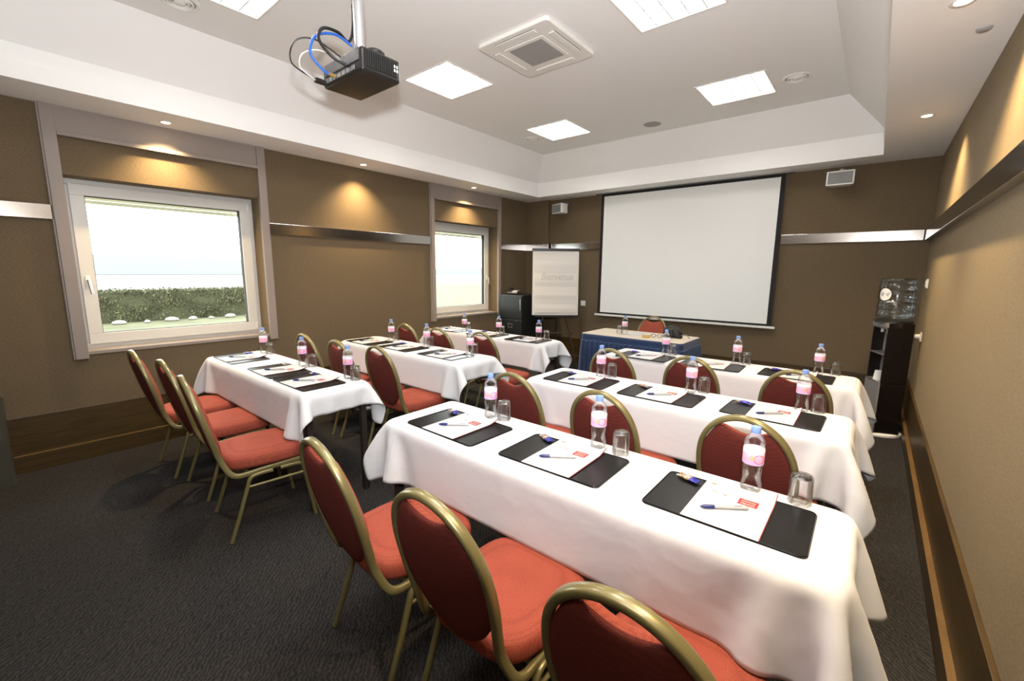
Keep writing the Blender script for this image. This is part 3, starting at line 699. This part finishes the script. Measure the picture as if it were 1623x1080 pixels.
# ------------------------------------------------------------------ chairs
LEAN = .25
def backmap(u, v_, n_):      # u sideways, v_ up along the lean from z=.45, n_ towards the sitter
    L0 = math.hypot(1, LEAN); curve = -.012*math.sin(min(max(v_/.47, 0), 1)*PI)
    return (u, -.215-LEAN*v_/L0+n_/L0-curve*-1*.0-.0+curve*0, .45+v_/L0+n_*LEAN/L0)
def make_chair(label, group):
    t = thing('banquet_chair', label, 'chair', group=group)
    # seat
    base = []
    n = 40
    for k in range(n):
        a = 2*PI*k/n; c, s = math.cos(a), math.sin(a); e = 2/4.2
        x = math.copysign(abs(c)**e, c); y = math.copysign(abs(s)**e, s)
        base.append((x*(.212 if y > 0 else .212-.022*abs(y)), y*.222+.018))
    cx0, cy0 = 0, .018
    def sc_(k_, z): return [(cx0+(x-cx0)*k_, cy0+(y-cy0)*k_, z) for x, y in base]
    q = MB().rings([sc_(.90, .392), sc_(.975, .394), sc_(1.0, .410), sc_(1.0, .432), sc_(.985, .449), sc_(.95, .459), sc_(.86, .466), sc_(.65, .471), sc_(.3, .473)])
    q.build('seat', 'seat_fabric', t, smooth=80)
    # back pads
    def outline(k_=1.0, notch=1.0):
        out = []; m_ = 56
        for i in range(m_):
            a = 2*PI*i/m_; c, s = math.cos(a), math.sin(a)
            u = .178*math.copysign(abs(c)**.96, c)*(1 if s > 0 else (1-.20*s*s)); v_ = .212+(.250*s if s > 0 else .232*s)
            if s > 0:
                d = abs(u)/.092
                if d < 1: v_ -= notch*.062*(1-d*d)**1.1
            out.append((u*k_, .212+(v_-.212)*k_))
        return out
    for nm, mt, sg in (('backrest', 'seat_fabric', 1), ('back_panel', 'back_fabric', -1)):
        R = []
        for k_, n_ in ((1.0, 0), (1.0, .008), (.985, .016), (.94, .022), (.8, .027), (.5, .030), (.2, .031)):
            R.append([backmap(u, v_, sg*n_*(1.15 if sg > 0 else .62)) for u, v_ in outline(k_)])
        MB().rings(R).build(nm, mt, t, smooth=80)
    # hoop: from one seat rail, up and over, down to the other
    side = [(.192, .165, .376), (.192, -.02, .368), (.192, -.105, .362), (.191, -.150, .364), (.186, -.180, .382), (.175, -.203, .425)]
    pts = [Vector(p) for p in side]
    up_ = []
    for v_, u in ((.03, .167), (.09, .172), (.15, .179), (.21, .183), (.27, .181), (.33, .170), (.385, .146), (.43, .109), (.462, .059), (.475, 0)):
        up_.append(Vector(backmap(u, v_, 0)))
    half = pts+up_
    full = half+[Vector((-p.x, p.y, p.z)) for p in reversed(half[:-1])]
    P = bez(full, 130)
    MB().tube(P, .0115, .0150, 12, up=(0, 1, .25), sq=3.2).build('back_frame', 'gold_frame', t, smooth=60)
    q = MB()
    q.tube([(-.19, .165, .376), (.19, .165, .376)], .010, n=8); q.tube([(-.19, -.10, .366), (.19, -.10, .366)], .010, n=8)
    q.build('seat_frame', 'gold_frame', t, smooth=60)
    for s in (-1, 1):
        MB().tube(bez([(s*.199, .02, .352), (s*.200, -.06, .350), (s*.201, -.095, .335), (s*.203, -.115, .28), (s*.208, -.165, .13), (s*.212, -.21, .004)], 30), .0105, .012, 10, up=(1, 0, 0), sq=3).build('leg', 'gold_frame', t, smooth=60)
        MB().tube(bez([(s*.199, .06, .352), (s*.200, .15, .352), (s*.201, .178, .338), (s*.203, .190, .28), (s*.208, .212, .13), (s*.212, .232, .004)], 30), .0105, .012, 10, up=(1, 0, 0), sq=3).build('leg', 'gold_frame', t, smooth=60)
        MB().tube([(s*.203, -.108, .290), (s*.203, .188, .290)], .008, n=8).build('stretcher', 'gold_frame', t, smooth=60)
    return t
ROWN = ['nearest', 'middle', 'far']; PLN = ['left', 'middle', 'right']
CH = {('R', 0): [(3.268, 1.402, -.07), (3.805, 1.416, 0), (4.342, 1.412, .02)], ('R', 1): [(3.130, 2.584, -.03), (3.697, 2.575, -.07), (4.320, 2.624, -.08)], ('R', 2): [(3.185, 3.660, -.02), (3.728, 3.757, -.02), (4.340, 3.747, -.02)],
      ('L', 0): [(.745, 1.350, 0), (1.278, 1.399, .0), (1.905, 1.364, -.12)], ('L', 1): [(.790, 2.502, 0), (1.332, 2.513, 0), (1.796, 2.581, .0)], ('L', 2): [(.82, 3.566, 0), (1.336, 3.576, 0), (1.851, 3.657, 0)]}
BL = {'R': 'right-hand', 'L': 'window-side'}
proto = None
for (blk, r_), lst in CH.items():
    for i, (x, y, rz) in enumerate(lst):
        lab = 'red chair with gold frame at the %s place of the %s %s table' % (PLN[i], ROWN[r_], BL[blk])
        loc = (x, y, 0)
        if proto is None:
            proto = make_chair(lab, 'red banquet chairs with gold frames'); proto.location = loc; proto.rotation_euler = (0, 0, rz)
        else: dup(proto, loc, rz, lab)
dup(proto, (2.48, 5.585, 0), PI, 'red chair facing the room behind the blue-skirted presenter table')

# ------------------------------------------------------------------ tables and cloths
TZ = .750
TAB = {('R', 0): (2.83, 4.66, 1.62, 2.08), ('R', 1): (2.83, 4.625, 2.765, 3.235), ('R', 2): (2.81, 4.625, 3.92, 4.37),
       ('L', 0): (.40, 2.14, 1.54, 1.99), ('L', 1): (.40, 2.20, 2.73, 3.185), ('L', 2): (.33, 2.13, 3.94, 4.31)}
def make_table(x0, x1, y0, y1, label):
    cx, cy_ = (x0+x1)/2, (y0+y1)/2; hx, hy = (x1-x0)/2-.010, (y1-y0)/2-.010
    t = thing('folding_table', label, 'table', (cx, cy_, 0), group='dark narrow tables under white cloths')
    MB().prism(rrect(-hx, hx, -hy, hy, .035), TZ-.034, TZ-.011).build('tabletop', 'dark_metal', t, bevel=.004)
    q = MB(); z0, z1 = TZ-.070, TZ-.030; e = .03
    q.box(-hx+e, hx-e, -hy+e, -hy+e+.02, z0, z1); q.box(-hx+e, hx-e, hy-e-.02, hy-e, z0, z1); q.box(-hx+e, -hx+e+.02, -hy+e, hy-e, z0, z1); q.box(hx-e-.02, hx-e, -hy+e, hy-e, z0, z1)
    q.build('apron', 'dark_metal', t)
    for a in (-1, 1):
        for b_ in (-1, 1):
            x, y = a*(hx-.035), b_*(hy-.035); MB().box(x-.018, x+.018, y-.018, y+.018, 0, z1).build('leg', 'dark_metal', t, bevel=.003)
def sim_cloth(x0, x1, y0, y1, ztop, dl, dr, df, db, seed, sp=.03, steps=230, iters=9):
    rs = np.random.RandomState(seed)
    gx0, gx1, gy0, gy1 = x0-dl, x1+dr, y0-df, y1+db
    nx, ny = int(round((gx1-gx0)/sp))+1, int(round((gy1-gy0)/sp))+1
    X, Y = np.meshgrid(np.linspace(gx0, gx1, nx), np.linspace(gy0, gy1, ny), indexing='ij')
    P = np.stack([X, Y, np.full_like(X, ztop)], -1)
    # start already partly folded down so it settles outside the table
    ox = np.maximum(x0-X, 0)-np.maximum(X-x1, 0); oy = np.maximum(y0-Y, 0)-np.maximum(Y-y1, 0)
    P[..., 2] -= (np.abs(ox)+np.abs(oy))*.35
    P += rs.normal(0, .0035, P.shape)*((ox != 0) | (oy != 0))[..., None]
    for _ in range(4): P[1:-1, 1:-1] += rs.normal(0, .0, P[1:-1, 1:-1].shape)
    ph = rs.uniform(0, 6, 6)
    wob = .010*np.sin(X*9+ph[0])*np.sin(Y*7+ph[1])
    pin = (X > x0+.004) & (X < x1-.004) & (Y > y0+.004) & (Y < y1-.004)
    P[pin, 2] = ztop
    Wt = np.where(pin, 0., 1.)
    V = np.zeros_like(P); dx = (gx1-gx0)/(nx-1); dy = (gy1-gy0)/(ny-1); dd = math.hypot(dx, dy)
    def con(A, B, L, k, wa, wb):
        d = B-A; l = np.sqrt((d*d).sum(-1))+1e-9; ws = wa+wb; ws[ws == 0] = 1
        c = (k*(l-L)/l/ws)[..., None]*d
        A += c*wa[..., None]; B -= c*wb[..., None]
    dt = .011
    def sl(a, b_, sx, sy):
        # paired slices with parity colouring
        out = []
        for par in (0, 1):
            if sx: out.append(((slice(par*sx, None, 2*sx) if False else None)))
        return out
    idx = np.arange(nx*ny).reshape(nx, ny)
    groups = []
    for (ax, ay, L, k) in ((1, 0, dx, 1.), (0, 1, dy, 1.), (1, 1, dd, .45), (1, -1, dd, .45), (2, 0, 2*dx, .16), (0, 2, 2*dy, .16)):
        if ay >= 0: A = idx[:nx-ax, :ny-ay]; B = idx[ax:, ay:]
        else: A = idx[:nx-ax, -ay:]; B = idx[ax:, :ny+ay]
        I = np.arange(nx)[:A.shape[0], None]*np.ones(A.shape[1], int)[None]; J = np.ones(A.shape[0], int)[:, None]*np.arange(A.shape[1])[None]
        key = (I//max(ax, 1)) % 2 if ax else (J//max(abs(ay), 1)) % 2
        for par in (0, 1):
            mm = (key == par) & ((Wt.ravel()[A]+Wt.ravel()[B]) > 0); groups.append((A[mm], B[mm], L, k))
    Pf = P.reshape(-1, 3); Wf = Wt.ravel(); Vf = V.reshape(-1, 3); zt = ztop
    free = Wf > 0; off = .006
    for s in range(steps):
        Q = Pf.copy(); Vf[free, 2] -= 9.8*dt; Vf *= .985
        Pf[free] += Vf[free]*dt
        for it in range(iters):
            for A, B, L, k in groups:
                a = Pf[A]; b_ = Pf[B]; con(a, b_, L, k, Wf[A].copy(), Wf[B].copy())
                Pf[A] = a; Pf[B] = b_
            ins = (Pf[:, 0] > x0-off) & (Pf[:, 0] < x1+off) & (Pf[:, 1] > y0-off) & (Pf[:, 1] < y1+off) & free
            if ins.any():
                ii = np.where(ins)[0]; q = Pf[ii]
                d = np.stack([q[:, 0]-(x0-off), (x1+off)-q[:, 0], q[:, 1]-(y0-off), (y1+off)-q[:, 1], np.maximum(zt-q[:, 2], 0)+(q[:, 2] >= zt)*(-1)], -1)
                j = d[:, :5].argmin(1)
                q[j == 0, 0] = x0-off; q[j == 1, 0] = x1+off; q[j == 2, 1] = y0-off; q[j == 3, 1] = y1+off
                tt = (j == 4); q[tt, 2] = np.maximum(q[tt, 2], zt)
                Pf[ii] = q
        Vf[free] = (Pf[free]-Q[free])/dt
        sp_ = np.sqrt((Vf*Vf).sum(-1)); big = sp_ > 3; Vf[big] *= (3/sp_[big])[:, None]
        if s > steps-70: Vf *= .9
    return Pf, nx, ny
def make_cloth(key, dl, dr, df, db, seed, label):
    x0, x1, y0, y1 = TAB[key]
    P, nx, ny = sim_cloth(x0, x1, y0, y1, TZ, dl, dr, df, db, seed)
    q = MB(); q.v = [tuple(p) for p in P.tolist()]
    q.f = [(i*ny+j, (i+1)*ny+j, (i+1)*ny+j+1, i*ny+j+1) for i in range(nx-1) for j in range(ny-1)]
    me = q.mesh('tablecloth', smooth=180); me.materials.append(M['linen'])
    # crisp fold creases are part of the laundered cloth
    o = link('tablecloth', me); tag(o, label, 'tablecloth', 'white cloths on the training tables')
    sb = o.modifiers.new('subdivision', 'SUBSURF'); sb.levels = 1; sb.render_levels = 1
    so = o.modifiers.new('thickness', 'SOLIDIFY'); so.thickness = .0016; so.offset = 1
    return o
CL = {('R', 0): (.16, .27, .270, .22), ('R', 1): (.16, .25, .270, .24), ('R', 2): (.16, .25, .26, .24), ('L', 0): (.20, .13, .268, .24), ('L', 1): (.18, .13, .27, .24), ('L', 2): (.16, .15, .26, .24)}
for k, (key, tb) in enumerate(TAB.items()):
    nm = '%s %s table' % (ROWN[key[1]], BL[key[0]])
    make_table(*tb, 'dark framed folding table under the white cloth of the %s' % nm)
    make_cloth(key, *CL[key], 11+k, 'white cloth draped over the %s' % nm)

# ------------------------------------------------------------------ place settings
ZC = TZ+.0016
def proto_pad(label):
    t = thing('desk_pad', label, 'desk pad', group='black leather desk pads')
    MB().prism(rrect(-.225, .225, -.143, .143, .022), 0, .004).build('pad', 'leather_pad', t, bevel=.0015)
    q = MB().tube([Vector((x, y, .0045)) for x, y in rrect(-.2215, .2215, -.1395, .1395, .020)], .0022, n=6, closed=True); q.build('piping', 'leather_pad', t, smooth=True)
    return t
def proto_paper(label):
    t = thing('printed_sheet', label, 'paper', group='printed sheets with a red logo')
    bk = MB(); S = []
    def sheet(x0, x1, y0, y1, z, th, curl):
        q = MB(); nx, ny = 8, 10; v = []
        for lay in (0, th):
            for i in range(nx+1):
                for j in range(ny+1):
                    u, w_ = i/nx, j/ny; c = curl*max(0, u-.84)**2*max(0, w_-.80)**1.5*1800
                    v.append((x0+(x1-x0)*u, y0+(y1-y0)*w_, z+lay+c))
        n1 = (nx+1)*(ny+1); f = []
        for i in range(nx):
            for j in range(ny):
                a = i*(ny+1)+j; b_ = a+ny+1; f.append((a, a+1, b_+1, b_)); f.append((n1+a, n1+b_, n1+b_+1, n1+a+1))
        for i in range(nx):
            a = i*(ny+1); b_ = a+ny+1; f.append((a, b_, n1+b_, n1+a)); a += ny; b_ += ny; f.append((b_, a, n1+a, n1+b_))
        for j in range(ny):
            a = j; f.append((a+1, a, n1+a, n1+a+1)); a = nx*(ny+1)+j; f.append((a, a+1, n1+a+1, n1+a))
        return q.add(v, f)
    sheet(-.1045, .1075, -.143, .1520, 0, .0008, .004).build('backing_sheet', 'maroon_card', t)
    sheet(-.105, .105, -.146, .149, .001, .0008, .004).build('top_sheet', 'paper', t, smooth=60)
    z = .00185
    lg = MB().box(.012, .068, .034, .076, z, z+.0004).build('logo', 'logo_red', t)
    for s_, y in (('shintres', .0630), ('capanas', .0470)):
        tv, tf = text_mesh(s_, .0195, .0001, .72); w_ = max(p[0] for p in tv)-min(p[0] for p in tv); k_ = .040/w_
        MB().add([(x*k_+.040, y_*.92+y, z+.0006+zz) for x, y_, zz in tv], tf).build('logo_lettering', 'paper', lg)
    q = MB(); q.box(-.088, -.070, .118, .126, z, z+.0002); q.box(-.075, -.052, .066, .070, z, z+.0002); q.box(-.035, -.024, .060, .066, z, z+.0002); q.build('orange_print', 'ink_orange', t)
    q = MB(); rr = random.Random(4)
    for y in (.112, .104, .096, .088): q.box(-.055, -.055+rr.uniform(.05, .10), y, y+.0009, z, z+.0001)
    for k in range(13):
        y = .05-.0125*k
        if k < 3: q.box(-.085, -.03+rr.uniform(0, .03), y, y+.0009, z, z+.0001)
        elif k not in (6, 10): q.box(-.085, rr.uniform(.02, .085), y, y+.0009, z, z+.0001)
    q.box(.062, .082, .112, .1135, z, z+.0003); q.box(.065, .08, .107, .1085, z, z+.0003); q.build('small_print', 'ink_grey', t)
    return t
def proto_pen(label):
    t = thing('ballpoint_pen', label, 'pen', group='white pens with blue caps')
    R90 = lambda q: q
    def L_(prof, nm, mt):
        q = MB().lathe(prof, 14); q.v = [(z, x*1.3, y*1.3+.0066) for x, y, z in q.v]; return q.build(nm, mt, t, smooth=40)
    L_([(.0042, -.030), (.0042, .068), (.0036, .072), (.001, .073)], 'barrel', 'pen_white')
    L_([(.0012, -.072), (.0030, -.068), (.0049, -.058), (.0049, -.030), (.0043, -.0295)], 'cap', 'pen_blue')
    MB().box(.030, .055, -.0016, .0016, .0118, .0126).build('imprint', 'ink_dark', t)
    return t
def proto_sweet(label, mt):
    t = thing('wrapped_sweet', label, 'sweet', group='wrapped sweets on the desk pads')
    q = MB(); R = []; n = 16
    for x, a, h in ((-.034, .016, .0015), (-.027, .0135, .0018), (-.022, .0145, .005), (-.012, .0165, .0075), (.002, .017, .008), (.015, .016, .007), (.022, .014, .0045), (.027, .0135, .0018), (.034, .0165, .0015)):
        R.append([(x*1.15, a*1.1*math.cos(2*PI*k/n), .0085+h*math.sin(2*PI*k/n)*.9+.0009*math.cos(5*k+x*300)) for k in range(n)])
    q.rings(R).build('wrapper', mt, t, smooth=60)
    return t
def proto_bottle(label):
    t = thing('water_bottle', label, 'bottle', group='small water bottles with pink labels')
    prof = [(.010, .004), (.026, .0), (.031, .004), (.0325, .014), (.0320, .026), (.0295, .040), (.0280, .052), (.0292, .064), (.0315, .078), (.0305, .088), (.0318, .096), (.0318, .154), (.0310, .162), (.0325, .168), (.0305, .178), (.024, .192), (.0165, .200), (.0125, .205), (.0125, .212), (.001, .212)]
    q = MB(); vs_ = []; n = 28
    q.lathe(prof, n)
    q.v = [((x*(1+.035*math.sin(3*math.atan2(y, x)+z*70) if z < .09 else x) if z < .09 else x), (y*(1+.035*math.sin(3*math.atan2(y, x)+z*70)) if z < .09 else y), z) for x, y, z in q.v]
    q.v = [(x if abs(x) < .05 else .0, y, z) for x, y, z in q.v]
    q.build('bottle_body', 'pet_bottle', t, smooth=70)
    MB().lathe([(.0322, .099), (.0326, .1), (.0326, .150), (.0322, .151)], 36).build('label_band', 'bottle_label', t, smooth=60)
    MB().lathe([(.0148, .204), (.0152, .206), (.0152, .222), (.0140, .225), (.001, .225)], 24).build('cap', 'cap_blue', t, smooth=40)
    return t
def proto_glass(label):
    t = thing('drinking_glass', label, 'glass', group='upturned drinking glasses')
    prof = [(.0335, 0), (.0345, .003), (.0325, .07), (.0315, .075), (.0325, .079), (.0315, .090), (.028, .095), (.001, .0955), (.001, .0945), (.012, .090), (.0275, .083), (.0295, .076), (.0305, .07), (.0322, .003), (.0335, 0)]
    MB().lathe(prof, 32).build('tumbler', 'tumbler_glass', t, smooth=60)
    MB().lathe([(.001, .084), (.0255, .0842), (.0268, .087), (.0262, .0905), (.012, .0935), (.001, .0938)], 28).build('thick_base', 'heavy_glass', t, smooth=50)
    return t
PADS = {('R', 0): [(3.185, 1.795), (3.755, 1.815), (4.35, 1.84)], ('R', 1): [(3.165, 2.945), (3.715, 2.945), (4.29, 2.98)], ('R', 2): [(3.155, 4.05), (3.70, 4.06), (4.265, 4.085)],
        ('L', 0): [(.68, 1.715), (1.375, 1.725), (1.84, 1.72)], ('L', 1): [(.71, 2.885), (1.24, 2.91), (1.815, 2.93)], ('L', 2): [(.62, 4.10), (1.22, 4.10), (1.83, 4.0)]}
PADS[('L', 2)] = [(.64, 4.09), (1.23, 4.095), (1.83, 4.09)]
BOT = {('R', 0): [(3.21, 1.99), (3.81, 2.0), (4.38, 2.02)], ('R', 1): [(3.22, 3.12), (3.83, 3.13), (4.40, 3.16)], ('R', 2): [(3.27, 4.21), (3.84, 4.23), (4.38, 4.27)],
       ('L', 0): [(.58, 1.93), (1.35, 1.91), (1.95, 1.94)], ('L', 1): [(.87, 3.04), (1.42, 3.05), (2.03, 3.02)], ('L', 2): [(.90, 4.05), (1.43, 4.07), (2.0, 4.05)]}
GLA = {('R', 0): [(3.285, 2.005), (3.91, 2.005), (4.52, 2.03)], ('R', 1): [(3.275, 3.18), (3.89, 3.19), (4.47, 3.195)], ('R', 2): [(3.31, 4.29), (3.90, 4.30), (4.48, 4.32)],
       ('L', 0): [(.65, 1.95), (1.415, 1.95), (2.02, 1.95)], ('L', 1): [(.83, 3.12), (1.36, 3.14), (1.96, 3.14)], ('L', 2): [(.84, 4.17), (1.37, 4.19), (1.97, 4.23)]}
SW = {('R', 0): ('bg', 'bg', 'bg'), ('R', 1): ('bg', 'g', 'b'), ('R', 2): ('b', 'g', 'b'), ('L', 0): ('b', 'g', 'bg'), ('L', 1): ('g', 'b', 'g'), ('L', 2): ('g', 'b', 'g')}
SWM = {'bg': ('sweet_blue_gold', 'blue and gold'), 'g': ('sweet_gold', 'gold and white'), 'b': ('sweet_blue', 'dark blue')}
PR = {}
def place(kind, fn, loc, rz, label, *a):
    k = (kind,)+a
    if k not in PR:
        o = fn(label, *a); o.location = loc; o.rotation_euler = (0, 0, rz); PR[k] = o
        return o
    return dup(PR[k], loc, rz, label)
r2 = random.Random(21)
for key in TAB:
    for i in range(3):
        at = 'at the %s place of the %s %s table' % (PLN[i], ROWN[key[1]], BL[key[0]])
        px, py = PADS[key][i]; rz = r2.uniform(-.03, .03); small = .0045
        place('pad', proto_pad, (px, py, ZC), rz, 'black leather desk pad '+at)
        place('paper', proto_paper, (px+.008, py+.002, ZC+.0072), rz+r2.uniform(-.01, .02), 'printed white sheet with red logo '+at)
        place('pen', proto_pen, (px-.005+r2.uniform(-.006, .006), py-.03, ZC+.0094), .68+r2.uniform(-.1, .1), 'white and blue pen '+at)
        sm, sn = SWM[SW[key][i]]
        place('sweet', proto_sweet, (px-.15, py+.105, ZC+.0045), r2.uniform(-.5, .3), '%s wrapped sweet %s' % (sn, at), sm)
        for kk, fn, tbl, lab in (('bottle', proto_bottle, BOT, 'clear water bottle with pink label '), ('glass', proto_glass, GLA, 'upturned clear glass ')):
            bx, by = tbl[key][i]
            on = abs(bx-px) < .225+.03 and abs(by-py) < .143+.03
            place(kk, fn, (bx, by, ZC+(.0068 if on else .0)), r2.uniform(.3, .9) if kk == 'bottle' else 0, lab+at)

# ------------------------------------------------------------------ presenter table
PX0, PX1, PY0, PY1 = 1.965, 3.165, 4.96, 5.575; ZP = .752
o = thing('presenter_table', 'small beige-topped table at the front wearing a blue skirt', 'table', ((PX0+PX1)/2, (PY0+PY1)/2, 0))
hx, hy = (PX1-PX0)/2, (PY1-PY0)/2
MB().prism(rrect(-hx, hx, -hy, hy, .045), ZP-.026, ZP).build('tabletop', 'table_laminate', o, bevel=.003)
for a in (-1, 1):
    for b_ in (-1, 1): MB().box(a*(hx-.06)-.018, a*(hx-.06)+.018, b_*(hy-.06)-.018, b_*(hy-.06)+.018, 0, ZP-.026).build('leg', 'dark_metal', o)
# pleated skirt on front and both sides
path = []
rr = .045
for (x, y) in [(-hx, hy-.02), (-hx, -hy+rr)]: path.append((x, y))
for k in range(1, 6): a = PI+k*PI/12; path.append((-hx+rr+rr*math.cos(a), -hy+rr+rr*math.sin(a)))
for k in range(0, 6): a = 1.5*PI+k*PI/12; path.append((hx-rr+rr*math.cos(a), -hy+rr+rr*math.sin(a)))
path += [(hx, -hy+rr), (hx, hy-.02)]
seg = [math.dist(path[k], path[k+1]) for k in range(len(path)-1)]; tot = sum(seg); N_ = 420
v = []; 
def at_s(s):
    k = 0
    while k < len(seg)-1 and s > seg[k]: s -= seg[k]; k += 1
    t_ = min(1, s/seg[k]); a, b_ = path[k], path[k+1]; d = ((b_[0]-a[0])/seg[k], (b_[1]-a[1])/seg[k])
    return a[0]+(b_[0]-a[0])*t_, a[1]+(b_[1]-a[1])*t_, d[1], -d[0]
zl = [ZP-.004, ZP-.03, ZP-.075, ZP-.085, .50, .25, .012]
for i in range(N_+1):
    s = tot*i/N_; x, y, nx_, ny_ = at_s(s); ph = (s/.062) % 1.0
    saw = ph**.7
    for z in zl:
        dn = 0.004 if z > ZP-.08 else .004+.024*saw*min(1, (ZP-.07-z)/.03)+.030*(ZP-z)/ZP
        v.append((x-nx_*-dn*1.0, y-ny_*-dn*1.0, z))
k = len(zl)
q = MB().add(v, [(i*k+j, i*k+j+1, (i+1)*k+j+1, (i+1)*k+j) for i in range(N_) for j in range(k-1)])
me = q.mesh('table_skirt', smooth=40); me.materials.append(M['skirt_blue']); sk = link('table_skirt', me); sk.location = o.location
sk.modifiers.new('thickness', 'SOLIDIFY').thickness = .002
tag(sk, 'pleated dark blue skirt around the presenter table', 'table skirt')
dup(PR[('bottle',)], (2.42, 5.19, ZP), .5, 'clear water bottle with pink label on the presenter table')
dup(PR[('glass',)], (2.335, 5.23, ZP), 0, 'upturned clear glass on the presenter table')
pp = MB().box(-.15, .15, -.105, .105, 0, .004).build('paper_stack', 'paper'); pp.location = (2.52, 5.33, ZP); pp.rotation_euler = (0, 0, .15); tag(pp, 'white sheets lying in front of the presenter chair', 'paper')
lg_ = MB().box(.03, .06, .02, .035, .004, .0045).build('print', 'pen_blue', pp)
ds = thing('amber_dish', 'small round amber coloured dish near the front edge of the presenter table', 'dish', (2.71, 5.12, ZP))
MB().lathe([(.030, 0), (.044, .004), (.048, .020), (.046, .026), (.043, .022), (.040, .010), (.001, .008)], 24).build('dish', 'amber_dish', ds, smooth=40)
bg_ = thing('leather_bag', 'small black leather pouch lying on the presenter table', 'bag', (2.93, 5.36, ZP), -.5)
R = []
for x, a, h in ((-.11, .045, .035), (-.10, .060, .055), (-.05, .066, .068), (.03, .062, .062), (.09, .050, .042), (.115, .03, .02)):
    R.append([(x, a*math.copysign(abs(math.cos(t_))**.8, math.cos(t_)), h*(1+math.sin(t_)*.98)*1.0 if True else 0) for t_ in [2*PI*k/18 for k in range(18)]])
MB().rings(R).build('pouch', 'black_matte', bg_, smooth=60)
MB().box(-.08, .06, -.068, -.055, .02, .10).build('flap', 'black_plastic', bg_, bevel=.005)
MB().tube(bez([(.10, .01, .03), (.17, .02, .05), (.20, .05, .012), (.15, .09, .008)], 24), .004, n=8).build('strap', 'grey_metal', bg_, smooth=True)
sg = thing('spectacles', 'dark folded spectacles standing open beside the amber dish', 'glasses', (2.80, 5.20, ZP+.002), .3)
q = MB()
for s in (-1, 1):
    q.tube([Vector((s*.033+.024*math.cos(2*PI*k/16), 0, .02+.018*math.sin(2*PI*k/16))) for k in range(16)], .0022, n=6, closed=True, up=(0, 1, 0))
q.tube([(-.01, 0, .024), (.01, 0, .024)], .002, n=6); q.build('frame', 'black_plastic', sg, smooth=60)
for s in (-1, 1): MB().tube([(s*.058, 0, .026), (s*.060, .10, .020), (s*.058, .135, .0)], .002, n=6).build('temple', 'black_plastic', sg, smooth=60)
